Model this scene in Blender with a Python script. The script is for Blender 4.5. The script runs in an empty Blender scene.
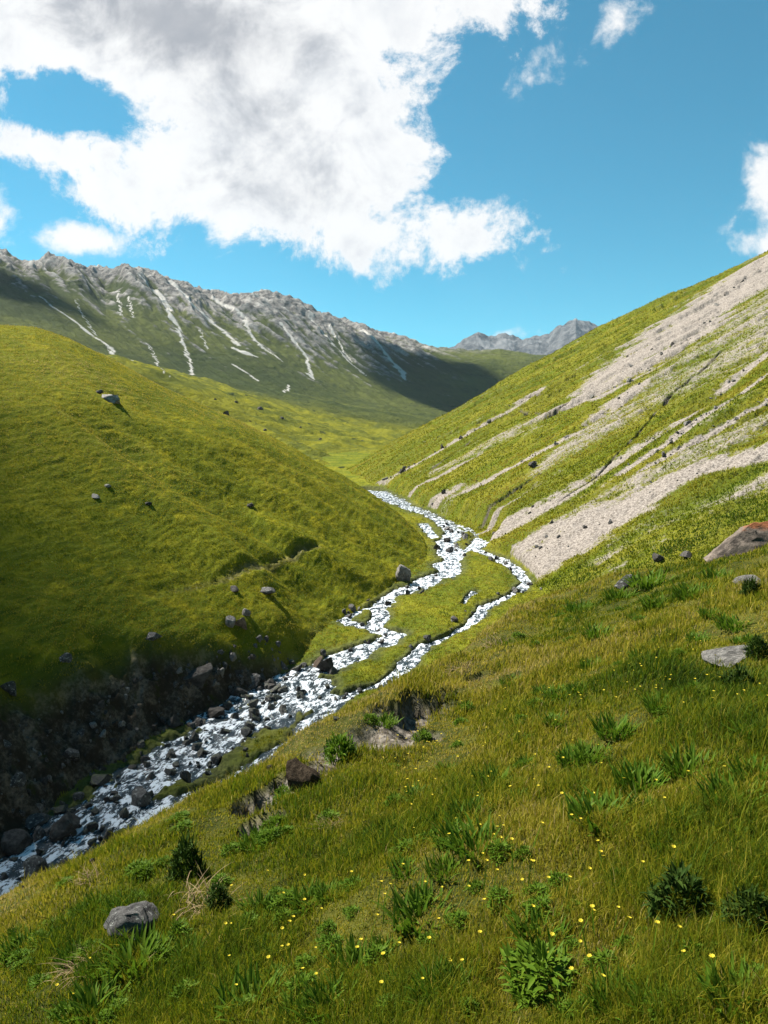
import bpy, bmesh, math, random
import numpy as np
from mathutils import Vector, Matrix

random.seed(7)
RNG = np.random.default_rng(11)
scene = bpy.context.scene
COL = scene.collection

# ------------------------------------------------------------------ camera
FOC, CX, CY = 740.0, 384.0, 512.0
PITCH = math.radians(5.56)
cam_d = bpy.data.cameras.new("camera")
cam = bpy.data.objects.new("camera", cam_d)
COL.objects.link(cam)
cam.location = (0, 0, 0)
cam.rotation_euler = (math.radians(90) - PITCH, 0, 0)
cam_d.sensor_fit = 'VERTICAL'
cam_d.sensor_height = 24.0
cam_d.lens = 24.0 * FOC / 1024.0
cam_d.clip_start = 0.1
cam_d.clip_end = 30000
scene.camera = cam
CP, SP = math.cos(PITCH), math.sin(PITCH)


def ray(px, py):
    """slope of a line of sight: (X/Y, Z/Y)"""
    a = (px - CX) / FOC
    b = (CY - py) / FOC
    y = CP + b * SP
    return a / y, (b * CP - SP) / y


# ------------------------------------------------------------------ noise
_perm = np.random.default_rng(3).permutation(4096)
_perm = np.concatenate([_perm, _perm])
_ga = np.random.default_rng(4).uniform(0, 2 * np.pi, 4096)
_gx, _gy = np.cos(_ga), np.sin(_ga)


def perlin(x, y):
    xi = np.floor(x).astype(np.int64)
    yi = np.floor(y).astype(np.int64)
    xf = x - xi
    yf = y - yi
    xi &= 4095
    yi &= 4095
    x1 = (xi + 1) & 4095
    y1 = (yi + 1) & 4095
    u = xf * xf * xf * (xf * (xf * 6 - 15) + 10)
    v = yf * yf * yf * (yf * (yf * 6 - 15) + 10)

    def g(ix, iy, dx, dy):
        h = _perm[_perm[ix] + iy]
        return _gx[h] * dx + _gy[h] * dy
    a = g(xi, yi, xf, yf)
    b = g(x1, yi, xf - 1, yf)
    c = g(xi, y1, xf, yf - 1)
    d = g(x1, y1, xf - 1, yf - 1)
    return ((a + (b - a) * u) + ((c + (d - c) * u) - (a + (b - a) * u)) * v) * 1.4


def fbm(x, y, oct=4, gain=0.5, lac=2.03):
    s = 0
    a = 1.0
    for i in range(oct):
        s = s + a * perlin(x + 17.3 * i, y - 9.1 * i)
        x = x * lac
        y = y * lac
        a *= gain
    return s


def ridged(x, y, oct=4):
    s = 0
    a = 1.0
    for i in range(oct):
        s = s + a * (1 - np.abs(perlin(x + 31.7 * i, y + 3.3 * i)) * 2)
        x = x * 2.1
        y = y * 2.1
        a *= 0.5
    return s


def sstep(a, b, x):
    t = np.clip((x - a) / (b - a), 0, 1)
    return t * t * (3 - 2 * t)


def smin(a, b, k):
    h = np.maximum(k - np.abs(a - b), 0) / k
    return np.minimum(a, b) - h * h * k * 0.25


def smax(a, b, k):
    h = np.maximum(k - np.abs(a - b), 0) / k
    return np.maximum(a, b) + h * h * k * 0.25


def seg_dist(X, Y, pts, widths=None):
    """distance to a polyline in plan; with widths: distance / local half width"""
    best = np.full(X.shape, 1e9)
    for i in range(len(pts) - 1):
        ax, ay = pts[i][:2]
        bx, by = pts[i + 1][:2]
        dx, dy = bx - ax, by - ay
        L = dx * dx + dy * dy + 1e-9
        t = np.clip(((X - ax) * dx + (Y - ay) * dy) / L, 0, 1)
        d = np.hypot(X - ax - t * dx, Y - ay - t * dy)
        if widths is not None:
            d = d / (widths[i] + (widths[i + 1] - widths[i]) * t)
        best = np.minimum(best, d)
    return best


# ------------------------------------------------------------------ base land forms
def valley_base(X, Y):
    return -19.5 + 0.05 * Y


NEDGE_X = [-30, -10, -3.8, -2.4, -1.1, 0.0, 0.8, 3.0, 4.6, 6, 7, 8.5, 12, 30]
NEDGE_Y = [-2, 3, 7.0, 8.0, 9.4, 10.6, 12.6, 18.0, 22.0, 21.5, 19.5, 17, 16, 16]


def meadow_plane(X, Y):
    return -1.8 + 0.35 * X - 0.21 * Y


N_SIL = [(-80, 945), (0, 903), (50, 880), (100, 854), (150, 829), (200, 804), (245, 782), (275, 758), (300, 737), (340, 713), (380, 692),
         (430, 672), (480, 640), (520, 607), (560, 592), (600, 581), (640, 571), (700, 560), (768, 548), (860, 530)]
N_U = np.array([ray(*p)[0] for p in N_SIL])
N_W = np.array([ray(*p)[1] for p in N_SIL])
n_off = np.zeros(len(N_SIL))


def meadow_base(X, Y):
    e = Y - np.interp(X, NEDGE_X, NEDGE_Y)
    off = np.interp(X / np.maximum(Y, 0.3), N_U, n_off) * sstep(-5.0, 0.0, e)
    w = 0.7
    sp = np.where(e / w > 30, e, w * np.log1p(np.exp(np.clip(e / w, -40, 30))))
    return meadow_plane(X, Y) - 0.95 * sp + off


LE_Y = [0, 20, 28.9, 36, 44.4, 50, 55, 65.7, 76.6, 91, 105, 128, 149, 180, 260]
LE_X = [-28, -19, -15.8, -14.4, -11.4, -8, -5.0, -4.6, 0.6, 5.0, 7.3, 6.4, 2.4, -4, -20]


LE_X = [x_ - 1.3 if y_ < 56 else x_ for x_, y_ in zip(LE_X, LE_Y)]


def left_plane(X, Y):
    return -0.551 * X + 0.174 * Y - 29.1


def right_plane(X, Y):
    return 0.49 * X + 0.145 * Y - 34.6


def crest_curve(plane_abc, pix):
    """where sight lines through the crest meet the slope plane"""
    a, b, c = plane_abc
    out = []
    for px, py in pix:
        u, w = ray(px, py)
        y = c / (w - a * u - b)
        out.append((u * y, y))
    return out


L_SIL = [(0, 327), (35, 330), (70, 341), (110, 359), (150, 381), (200, 405), (250, 428), (300, 452),
         (340, 473), (370, 492), (400, 515), (425, 541), (437, 556)]
R_SIL = [(345, 470), (370, 455), (400, 438), (435, 419), (470, 400), (505, 380), (540, 360), (570, 343),
         (600, 327), (640, 308), (680, 291), (725, 272), (768, 252), (850, 215)]
lc = crest_curve((-0.551, 0.174, -29.1), L_SIL)
rc = crest_curve((0.49, 0.145, -34.6), R_SIL)
lc.sort()
rc.sort()
LC_X = np.array([-400, -120] + [p[0] for p in lc] + [60])
LC_Y = np.array([40, 70] + [p[1] for p in lc] + [lc[-1][1]])
RC_X = np.array([-60] + [p[0] for p in rc] + [400])
RC_Y = np.array([rc[0][1] - 20] + [p[1] for p in rc] + [rc[-1][1] + 40])
l_off = np.zeros(len(L_SIL))
r_off = np.zeros(len(R_SIL))
L_U = np.array([ray(*p)[0] for p in L_SIL])
L_W = np.array([ray(*p)[1] for p in L_SIL])
R_U = np.array([ray(*p)[0] for p in R_SIL])
R_W = np.array([ray(*p)[1] for p in R_SIL])


def left_base(X, Y):
    Yc = np.interp(X, LC_X, LC_Y)
    U = X / np.maximum(Y, 1)
    off = np.interp(U, L_U, l_off)
    P = left_plane(X, Y) + off * sstep(0.35, 0.95, Y / Yc)
    zc = left_plane(X, Yc) + off
    back = zc - 0.30 * (Y - Yc)
    z = smin(P, back, 32.0)
    d = (np.interp(Y, LE_Y, LE_X) - X) * 0.93
    d = d + 1.3 * perlin(Y / 4.5, X / 9.0) * sstep(0.5, 3.0, d)
    bank = valley_base(X, Y) + 0.2 + (1.35 - 0.65 * sstep(50, 72, Y)) * d
    return smin(z, bank, 0.8)


def right_base(X, Y):
    Yc = np.interp(X, RC_X, RC_Y)
    U = X / np.maximum(Y, 1)
    off = np.interp(U, R_U, r_off)
    P = right_plane(X, Y) + off * sstep(0.6, 1.0, Y / Yc)
    zc = right_plane(X, Yc) + off
    back = zc - 0.45 * (Y - Yc)
    return smin(P, back, 4.0)


for it in range(8):
    for (U_, W_, off, base, y0, y1) in ((L_U, L_W, l_off, left_base, 60, 180), (R_U, R_W, r_off, right_base, 150, 330), (N_U, N_W, n_off, meadow_base, 4.5, 27)):
        Ys = np.linspace(y0, y1, 500)[None, :]
        Xs = U_[:, None] * Ys
        w = (base(Xs, Ys + 0 * Xs) / Ys)
        j = w.argmax(1)
        off += (W_ - w[np.arange(len(U_)), j]) * Ys[0, j] * 0.9


def ground_base(X, Y):
    v = valley_base(X, Y) + 0 * X
    return np.maximum(np.maximum(v, left_base(X, Y)), np.maximum(right_base(X, Y), meadow_base(X, Y)))


_hY = np.concatenate([np.geomspace(1.2, 25, 900), np.linspace(25.05, 290, 3600)])


def hit(px, py, fn=ground_base, ys=_hY):
    u, w = ray(px, py)
    z = fn(u * ys, ys)
    k = np.nonzero(z >= w * ys)[0]
    y = ys[k[0]] if len(k) else ys[-1]
    return u * y, y, w * y


# ------------------------------------------------------------------ stream channels (plan lines)
def vhit(px, py):
    u, w = ray(px, py)
    y = -19.5 / (w - 0.05)
    return (u * y, y)


CH_PIX = [
    # (pixels, half widths in metres)
    ([(-60, 925), (0, 884), (60, 842), (110, 806), (160, 772), (200, 745), (240, 722), (280, 700), (318, 683)],
     [1.8, 1.8, 1.9, 2.0, 2.2, 2.3, 2.2, 1.9, 1.3]),
    ([(214, 792), (240, 778), (266, 763), (295, 746), (315, 723), (335, 700), (360, 690), (383, 685), (400, 672), (425, 645), (450, 635), (473, 622), (486, 606), (513, 594)],
     [0.9, 0.9, 0.9, 0.8, 0.9, 0.7, 0.5, 0.45, 0.6, 0.55, 0.3, 0.45, 0.65, 0.5]),
    ([(140, 815), (214, 792)], [1.3, 0.9]),
    ([(280, 700), (310, 705), (335, 697)], [1.2, 1.2, 0.8]),
    ([(200, 718), (217, 709), (251, 690), (286, 678), (320, 671), (337, 658), (360, 651), (380, 643), (396, 634), (373, 628), (353, 624), (338, 619)],
     [0.9, 1.1, 1.2, 1.2, 1.1, 1.1, 1.2, 1.0, 0.9, 0.7, 0.8, 0.7]),
    ([(338, 619), (353, 612), (376, 607), (387, 599), (410, 587), (430, 579), (445, 573), (453, 556), (445, 542), (456, 533), (445, 524), (436, 518)],
     [1.0, 1.1, 1.0, 0.9, 1.1, 1.2, 1.4, 1.5, 1.4, 1.5, 1.3, 1.3]),
    ([(376, 607), (380, 618), (375, 627)], [0.8, 0.8, 0.7]),
    ([(486, 606), (513, 594), (528, 582), (513, 567), (499, 557), (482, 552), (473, 549), (487, 537), (467, 527), (436, 517), (413, 509), (392, 499), (370, 488)],
     [0.4, 0.5, 0.7, 0.7, 0.7, 0.7, 0.9, 1.5, 1.2, 1.7, 1.5, 2.2, 2.2]),
    ([(463, 605), (468, 597), (475, 592)], [0.25, 0.3, 0.45]),
    ([(424, 524), (428, 532), (436, 538)], [0.7, 0.8, 0.6]),
    ([(453, 556), (466, 551), (473, 549)], [0.7, 0.5, 0.7]),
]
CHANNELS = [([vhit(*p) for p in pix], [w_ * (1 + 0.0 * max(0, min(1, (570 - p[1]) / 30))) for w_, p in zip(w, pix)]) for pix, w in CH_PIX]


def channel(X, Y):
    q = np.full(X.shape, 1e9)
    for pts, w in CHANNELS:
        q = np.minimum(q, seg_dist(X, Y, pts, w))
    return q      # < 1 inside


# dark eroded scars / path on the left hill, scree on the right slope : traced on the land itself
def trace(pix, fn=ground_base, ys=_hY):
    return [hit(px, py, fn, ys) for px, py in pix]


def wpx(pts, wp):
    return [w * p[1] / FOC for p, w in zip(pts, wp)]


SCREE = []
for pix, wp in [
    ([(800, 244), (768, 268), (720, 300), (680, 328), (628, 362), (592, 391), (576, 404)], [14, 19, 21, 17, 13, 10, 6]),
    ([(720, 300), (700, 330), (660, 360), (600, 398)], [9, 12, 9, 4]),
    ([(540, 391), (488, 422), (456, 440), (415, 464), (378, 482)], [2.5, 3, 3.2, 2.4, 2]),
    ([(640, 385), (618, 401), (576, 433), (540, 453), (488, 477), (446, 495), (418, 507)], [4, 7, 4.5, 4, 6, 8, 5]),
    ([(768, 352), (706, 401), (660, 433), (602, 469), (555, 500), (498, 530)], [3, 4, 5, 6, 8, 9]),
    ([(768, 372), (720, 410), (668, 446), (620, 474)], [2, 2.5, 2.5, 2]),
    ([(768, 400), (700, 440), (640, 470)], [2, 2.5, 2]),
    ([(790, 440), (768, 450), (701, 466), (660, 485), (613, 511), (566, 536), (537, 556), (526, 574)], [6, 8, 7, 11, 15, 19, 17, 8]),
    ([(560, 470), (520, 494), (484, 516)], [2, 2.5, 2]),
    ([(480, 455), (440, 476), (405, 492)], [2, 2, 2]),
]:
    pts = trace(pix)
    SCREE.append((pts, [2.3 * w for w in wpx(pts, wp)], 0.45 if max(wp) > 12 else 0.1))
STONY = []
for pix, wp in [([(800, 290), (740, 340), (680, 380), (600, 430), (540, 470)], [50, 48, 40, 22, 10]),
                ([(768, 420), (700, 450), (620, 490), (560, 520)], [22, 20, 14, 8]),
                ([(560, 410), (500, 440), (440, 470)], [14, 12, 8]),
                ([(768, 480), (700, 500), (640, 530), (600, 560)], [16, 14, 12, 8])]:
    pts = trace(pix)
    STONY.append((pts, [2.2 * w for w in wpx(pts, wp)]))
SCARPS = []
for pix, wp in [
    ([(600, 392), (560, 415), (520, 410), (478, 424)], [1.4, 1.2, 1.5, 1]),
    ([(570, 402), (545, 420)], [2, 2]),
    ([(480, 420), (452, 432), (425, 440)], [1.2, 1.3, 0.7]),
    ([(768, 330), (722, 348), (700, 372), (672, 392), (655, 412)], [1.5, 2.0, 2.0, 2.0, 1.5]),
    ([(655, 412), (630, 440), (600, 470), (560, 500)], [1.5, 1.5, 1.5, 1.2]),
    ([(480, 512), (510, 492), (540, 474)], [3.5, 4.0, 2.0]),
    ([(430, 470), (455, 452), (470, 440)], [2.0, 2.2, 1.4]),
    ([(575, 375), (545, 392), (520, 400)], [1, 1, 1]),
    ([(660, 355), (690, 340)], [1.2, 1.2]),
]:
    pts = trace(pix)
    SCARPS.append((pts, [1.1 * w for w in wpx(pts, wp)]))
PATHCUT = trace([(150, 596), (187, 587), (230, 577), (276, 563), (300, 552), (318, 547)])
NDIRT = []
for px, py, r in [(400, 712, 30), (375, 728, 34), (345, 742, 30), (430, 700, 20), (300, 778, 24), (322, 765, 18), (258, 800, 20),
                  (430, 735, 12), (265, 822, 18), (480, 675, 12), (500, 640, 12), (450, 690, 14)]:
    p = hit(px, py)
    NDIRT.append((p[0], p[1], r * p[1] / FOC))

SF, TF = (0.3, 0.954), (0.954, -0.3)     # contour and across directions of the left hill


def land(X, Y):
    """final height, layer index and masks"""
    n_lo = fbm(X / 18, Y / 18, 3)
    n_m = fbm(X / 3.1 + 5, Y / 3.1, 4)
    n_f = fbm(X / 0.7, Y / 0.7 + 8, 3)
    q = channel(X, Y)
    # valley floor
    V = valley_base(X, Y) + 0.08 + 0.19 * n_m + 0.09 * n_f - 0.58 * (1 - sstep(0.45, 1.35, q + 0.2 * n_f + 0.35 * n_m)) + 0.18 * sstep(1, 4, q)
    # left hill
    S, T = X * SF[0] + Y * SF[1], X * TF[0] + Y * TF[1]
    d = (np.interp(Y, LE_Y, LE_X) - X) * 0.93
    Lb = left_base(X, Y)
    Pl = left_plane(X, Y)
    bankness = sstep(-0.2, 1.4, Pl - (valley_base(X, Y) + 0.2 + 1.35 * d)) * sstep(68, 56, Y)
    terr = fbm(S / 1.9 + 0.4 * n_m, (T * 0.9 + 0.25 * Pl) / 0.42 + 0.5 * n_m, 3)
    terr2 = perlin(S / 7.0 + 0.3 * n_m, (T + 0.2 * n_m) / 1.25)
    Lz = Lb + 0.50 * n_lo + (0.04 * n_m + 0.045 * np.tanh(terr * 2.6) + 0.008 * np.tanh(terr2 * 3) + 0.035 * n_f) * (1 - bankness)
    Lz = Lz + bankness * (0.5 * ridged(X / 2.8, Y / 2.8, 4) - 0.5 + 0.26 * n_m + 0.18 * n_f + 0.07 * ridged(X / 0.8 + 0.5 * n_m, Y / 0.8, 3) - 0.07)
    pd = seg_dist(X, Y, PATHCUT)
    zp = np.interp(X, [p[0] for p in PATHCUT], [p[2] for p in PATHCUT])
    cut = sstep(1.0, 0.1, pd) * sstep(-24, -9, X)
    Lz = Lz - 0.45 * cut * sstep(0.15, 0.9, Lz - zp + 0.4 + 0.4 * n_f) 
    # right slope
    f = X * 0.98 + Y * 0.19
    g = -X * 0.19 + Y * 0.98
    rg = fbm(g / 5.0 + 0.25 * n_m, f / 40, 4)
    scree = np.zeros(X.shape)
    for pts, w, bias in SCREE:
        scree = np.maximum(scree, np.minimum(1.25 - seg_dist(X, Y, pts, w), 0.75) + bias)
    scree = sstep(-0.45, 0.75, np.where(scree > 0, scree - 0.32, -0.6) + 0.75 * rg + 0.32 * n_m + 0.15 * n_f)
    stony = np.zeros(X.shape)
    for pts, w in STONY:
        stony = np.maximum(stony, sstep(1.1, 0.4, seg_dist(X, Y, pts, w)))
    scree = np.maximum(scree, stony * np.clip(0.46 + 0.38 * rg + 0.22 * n_m, 0, 0.75))
    scarp = np.zeros(X.shape)
    for pts, w in SCARPS:
        scarp = np.maximum(scarp, 1 - seg_dist(X + 0.9 * n_m, Y + 0.9 * n_m, pts, w) * 0.8)
    scarp = sstep(0.0, 0.5, scarp + 0.2 * n_f)
    Rz = right_base(X, Y) + 1.0 * rg * sstep(0, 20, right_plane(X, Y) - valley_base(X, Y)) + 0.5 * n_lo + 0.22 * n_m + 0.10 * n_f
    Rz = Rz - 0.25 * scree + 0.6 * scarp * sstep(-0.1, 0.4, n_m) - 0.8 * scarp
    # near meadow
    nd = np.zeros(X.shape)
    for cx, cy, r in NDIRT:
        nd = np.maximum(nd, 1.2 - np.hypot(X - cx, Y - cy) / (1.35 * r))
    e = Y - np.interp(X, NEDGE_X, NEDGE_Y)
    near = Y < 45
    nd = sstep(0, 0.5, np.where(nd > 0, nd, -0.5) + 0.5 * fbm(X / 0.8, Y / 0.8, 4))
    nd = np.maximum(nd, sstep(1.0, 2.2, e + 0.5 * n_m))
    Nz = meadow_base(X, Y) + np.where(near, 0.10 * fbm(X / 1.4, Y / 1.4 + 3, 4) + 0.10 * n_m + 0.025 * fbm(X / 0.2, Y / 0.2, 3), 0)
    Nz = Nz - (0.14 + 0.16 * sstep(7, 10, Y)) * nd + 0.10 * nd * fbm(X / 0.5, Y / 0.5 + 7, 4)
    carve = 2.2 * (1 - sstep(0.9, 2.3, q + 0.3 * n_m)) * sstep(72, 84, Y)
    Lz = Lz - carve
    Rz = Rz - carve
    Z = np.stack([V, Lz, Rz, Nz])
    lay = Z.argmax(0)
    z = Z.max(0)
    m = dict(scree=np.where(lay == 2, scree, 0), scarp=np.where(lay == 2, scarp, 0),
             dirt=np.where(lay == 3, nd, np.where(lay == 1, np.maximum(bankness, 0.6 * cut * sstep(0.35, 0.8, cut + 0.3 * n_f)), 0)),
             wet=np.where(lay == 0, sstep(2.4, 0.9, q + 0.6 * n_m), 0))
    return z, lay, m


# ------------------------------------------------------------------ far land: ramp, ridge
F_PTS = [(345, 470, 230), (395, 452, 300), (300, 445, 300), (340, 432, 420), (400, 428, 560), (250, 415, 330), (200, 394, 320),
         (140, 366, 330), (250, 398, 480), (180, 374, 480), (300, 405, 620), (360, 410, 700), (60, 358, 430), (0, 348, 420),
         (-120, 318, 420), (-120, 272, 760),
         (0, 305, 760), (60, 318, 800), (130, 345, 830), (200, 365, 850), (270, 378, 900), (340, 392, 950), (420, 408, 1000),
         (480, 400, 1150), (560, 420, 1000), (700, 430, 900),
         (-120, 236, 1020), (0, 250, 1040), (57, 257, 1060), (125, 265, 1080), (208, 289, 1120), (265, 291, 1160), (312, 305, 1220),
         (354, 321, 1290), (400, 334, 1380), (455, 348, 1520), (500, 350, 1650), (545, 356, 1750), (620, 372, 1800), (760, 390, 1800)]
F_SIL = [(-60, 243), (0, 248), (21, 260), (42, 256), (57, 256), (78, 263), (104, 267), (125, 263), (140, 266), (172, 279), (208, 289), (229, 293),
         (260, 290), (276, 291), (312, 305), (354, 322), (400, 335), (425, 344), (440, 347), (455, 349), (480, 350), (500, 349), (522, 352), (545, 356), (570, 363)]


def tps_fit(P, z, lam=0.0):
    n = len(P)
    d2 = ((P[:, None] - P[None]) ** 2).sum(-1)
    K = np.where(d2 > 0, d2 * np.log(np.maximum(d2, 1e-12)) * 0.5, 0) + lam * np.eye(n)
    A = np.zeros((n + 3, n + 3))
    A[:n, :n] = K
    A[:n, n] = 1
    A[:n, n + 1:] = P
    A[n:, :n] = A[:n, n:].T
    return np.linalg.solve(A, np.concatenate([z, [0, 0, 0]]))


def tps_eval(P, c, X, Y):
    n = len(P)
    out = c[n] + c[n + 1] * X + c[n + 2] * Y
    for i in range(n):
        d2 = (X - P[i, 0]) ** 2 + (Y - P[i, 1]) ** 2
        out = out + c[i] * d2 * np.log(np.maximum(d2, 1e-12)) * 0.5
    return out


SC = 1000.0
fp, fz = [], []
F_PTS = [(a, b, c * 1.22 if c >= 1020 and b < 395 else c) for a, b, c in F_PTS]
for px, py, y in F_PTS:
    u, w = ray(px, py)
    fp.append((u * y / SC, y / SC))
    fz.append(w * y)
    if y >= 1020 and py < 395:
        fp.append((u * y * 1.18 / SC, y * 1.18 / SC))
        fz.append(w * y - 90)
fp = np.array(fp)
fc = tps_fit(fp, np.array(fz), 1e-4)
F_U = np.array([ray(*p)[0] for p in F_SIL])
F_W = np.array([ray(*p)[1] for p in F_SIL])
f_off = np.zeros(len(F_SIL))
SKY_Y = np.interp(F_U, [ray(p[0], p[1])[0] for p in F_PTS[26:]], [p[2] for p in F_PTS[26:]])


def far_base(X, Y):
    U = X / Y
    ys = np.interp(U, F_U, SKY_Y)
    return tps_eval(fp, fc, X / SC, Y / SC) + np.interp(U, F_U, f_off) * sstep(0.62, 0.88, Y / ys) - 420 * sstep(1.03, 1.35, Y / ys)


def far_parts(X, Y):
    U = X / Y
    ys = np.interp(U, F_U, SKY_Y)
    t = Y / ys
    face = sstep(0.66, 0.85, t)
    a = 0.80 * X + 0.60 * Y
    b = 0.60 * X - 0.80 * Y
    wob = fbm(X / 150, Y / 150, 3)
    gul = ridged(a / 75 + 0.35 * wob, b / 420, 4)
    gul2 = fbm(a / 16 + 0.7 * wob, b / 110, 3)
    fine = fbm(X / 14, Y / 14, 4)
    return t, face, gul, gul2, fine, wob


def far_land(X, Y):
    t, face, gul, gul2, fine, wob = far_parts(X, Y)
    crest = sstep(0.82, 1.0, t)
    z = far_base(X, Y) + face * (11.0 * (gul - 1.0) + 4.5 * gul2 + 1.8 * fine + crest * 2.8 * fine) + (1 - face) * (3.5 * wob + 1.2 * fine + 2.0 * gul2)
    return z


for it in range(12):
    Ys = np.linspace(700, 2700, 1800)[None, :]
    Xs = F_U[:, None] * Ys
    w = far_land(Xs, Ys + 0 * Xs) / Ys
    j = w.argmax(1)
    f_off += (F_W - w[np.arange(len(F_U)), j]) * Ys[0, j] * 0.8

_fY = np.linspace(215, 2500, 3600)
F_SCREE = []
for pix, wp in [
    ([(40, 296), (57, 310), (88, 332), (112, 348), (138, 362)], [0.7, 1.5, 2.6, 2.0, 1.3]),
    ([(75, 300), (96, 335)], [0.5, 0.8]),
    ([(156, 292), (170, 312), (178, 328), (183, 344), (190, 360), (194, 375)], [3.0, 2.6, 2.2, 1.6, 1.6, 1.6]),
    ([(140, 275), (160, 295), (172, 310)], [2, 4, 3]),
    ([(172, 282), (195, 306), (208, 318), (225, 332), (238, 345)], [3.0, 3.0, 2.8, 2.4, 3]),
    ([(234, 348), (246, 352), (258, 357)], [3.0, 5.0, 1.5]),
    ([(213, 297), (245, 318), (250, 332), (262, 346), (281, 360)], [2.0, 1.8, 1.5, 1.3, 1.0]),
    ([(281, 323), (294, 340), (307, 358), (312, 378)], [1.5, 1.5, 1.8, 2.2]),
    ([(310, 318), (333, 344), (365, 375)], [1.5, 1.3, 0.8]),
    ([(234, 365), (248, 374), (260, 381)], [1.6, 1.6, 1.6]),
    ([(118, 290), (121, 315)], [0.9, 0.7]), ([(128, 296), (133, 318)], [0.9, 0.7]),
    ([(200, 330), (207, 350)], [0.8, 0.6]), ([(288, 385), (286, 392)], [1.5, 1]),
    ([(362, 330), (385, 352), (400, 372)], [2, 2, 1.5]),
    ([(395, 364), (403, 372), (405, 380)], [2.5, 3.5, 1.5]),
    ([(150, 345), (158, 362), (166, 374)], [0.6, 0.7, 0.6]),
    ([(330, 325), (340, 345), (352, 362)], [0.9, 1.0, 0.6]),
]:
    pts = trace(pix, far_land, _fY)
    F_SCREE.append((pts, [1.0 * w for w in wpx(pts, wp)]))


def far_masks(X, Y):
    t, face, gul, gul2, fine, wob = far_parts(X, Y)
    U = X / Y
    rock = sstep(0.0, 0.5, (t - 0.735) * 5 + 0.75 * gul2 + 0.35 * (gul - 1) + 0.5 * fine - 0.1)
    rock = rock * (1 - 0.75 * sstep(0.00, 0.10, U - 0.02))
    sc = np.zeros(X.shape)
    wx, wy = 4.5 * fine, 4.5 * gul2
    for pts, w in F_SCREE:
        sc = np.maximum(sc, 1.3 - 0.9 * seg_dist(X + wx, Y + wy, pts, w))
    sc = sstep(0.15, 0.7, sc + 0.9 * fine * np.clip(sc, 0, 1))
    sc = np.maximum(sc, 0.8 * face * sstep(0.45, 0.9, gul2 + 0.35 * fine) * sstep(0.72, 0.86, t))
    shrub = (1 - face) * sstep(0.75, 0.9, fbm(X / 8 + 40, Y / 11, 3) + 0.2 * fine)
    return dict(rock=rock, scree=sc, shrub=shrub, low=sstep(640, 470, Y + 60 * wob))


# ------------------------------------------------------------------ mesh and material helpers
def new_mesh_obj(name, verts, faces, mat=None, attrs=None, smooth=True, parent=None):
    """faces: int array (n,4) or (n,3)"""
    me = bpy.data.meshes.new(name)
    nv, nf, k = len(verts), len(faces), faces.shape[1]
    me.vertices.add(nv)
    me.vertices.foreach_set("co", np.ascontiguousarray(verts, dtype=np.float32).ravel())
    me.loops.add(nf * k)
    me.loops.foreach_set("vertex_index", np.ascontiguousarray(faces, dtype=np.int32).ravel())
    me.polygons.add(nf)
    me.polygons.foreach_set("loop_start", np.arange(0, nf * k, k, dtype=np.int32))
    me.polygons.foreach_set("loop_total", np.full(nf, k, dtype=np.int32))
    if smooth:
        me.polygons.foreach_set("use_smooth", np.ones(nf, dtype=bool))
    for key, val in (attrs or {}).items():
        at = me.attributes.new(key, 'FLOAT', 'POINT')
        at.data.foreach_set("value", np.ascontiguousarray(val, dtype=np.float32).ravel())
    me.update(calc_edges=True)
    if mat:
        me.materials.append(mat)
    o = bpy.data.objects.new(name, me)
    COL.objects.link(o)
    if parent:
        o.parent = parent
    return o


def grid_faces(nr, nc):
    i = np.arange(nr * nc).reshape(nr, nc)
    return np.stack([i[:-1, :-1], i[:-1, 1:], i[1:, 1:], i[1:, :-1]], -1).reshape(-1, 4)


def sub_mesh(verts, faces, attrs):
    used = np.zeros(len(verts), bool)
    used[faces.ravel()] = True
    idx = np.cumsum(used) - 1
    return verts[used], idx[faces], {k: v[used] for k, v in attrs.items()}


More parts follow.
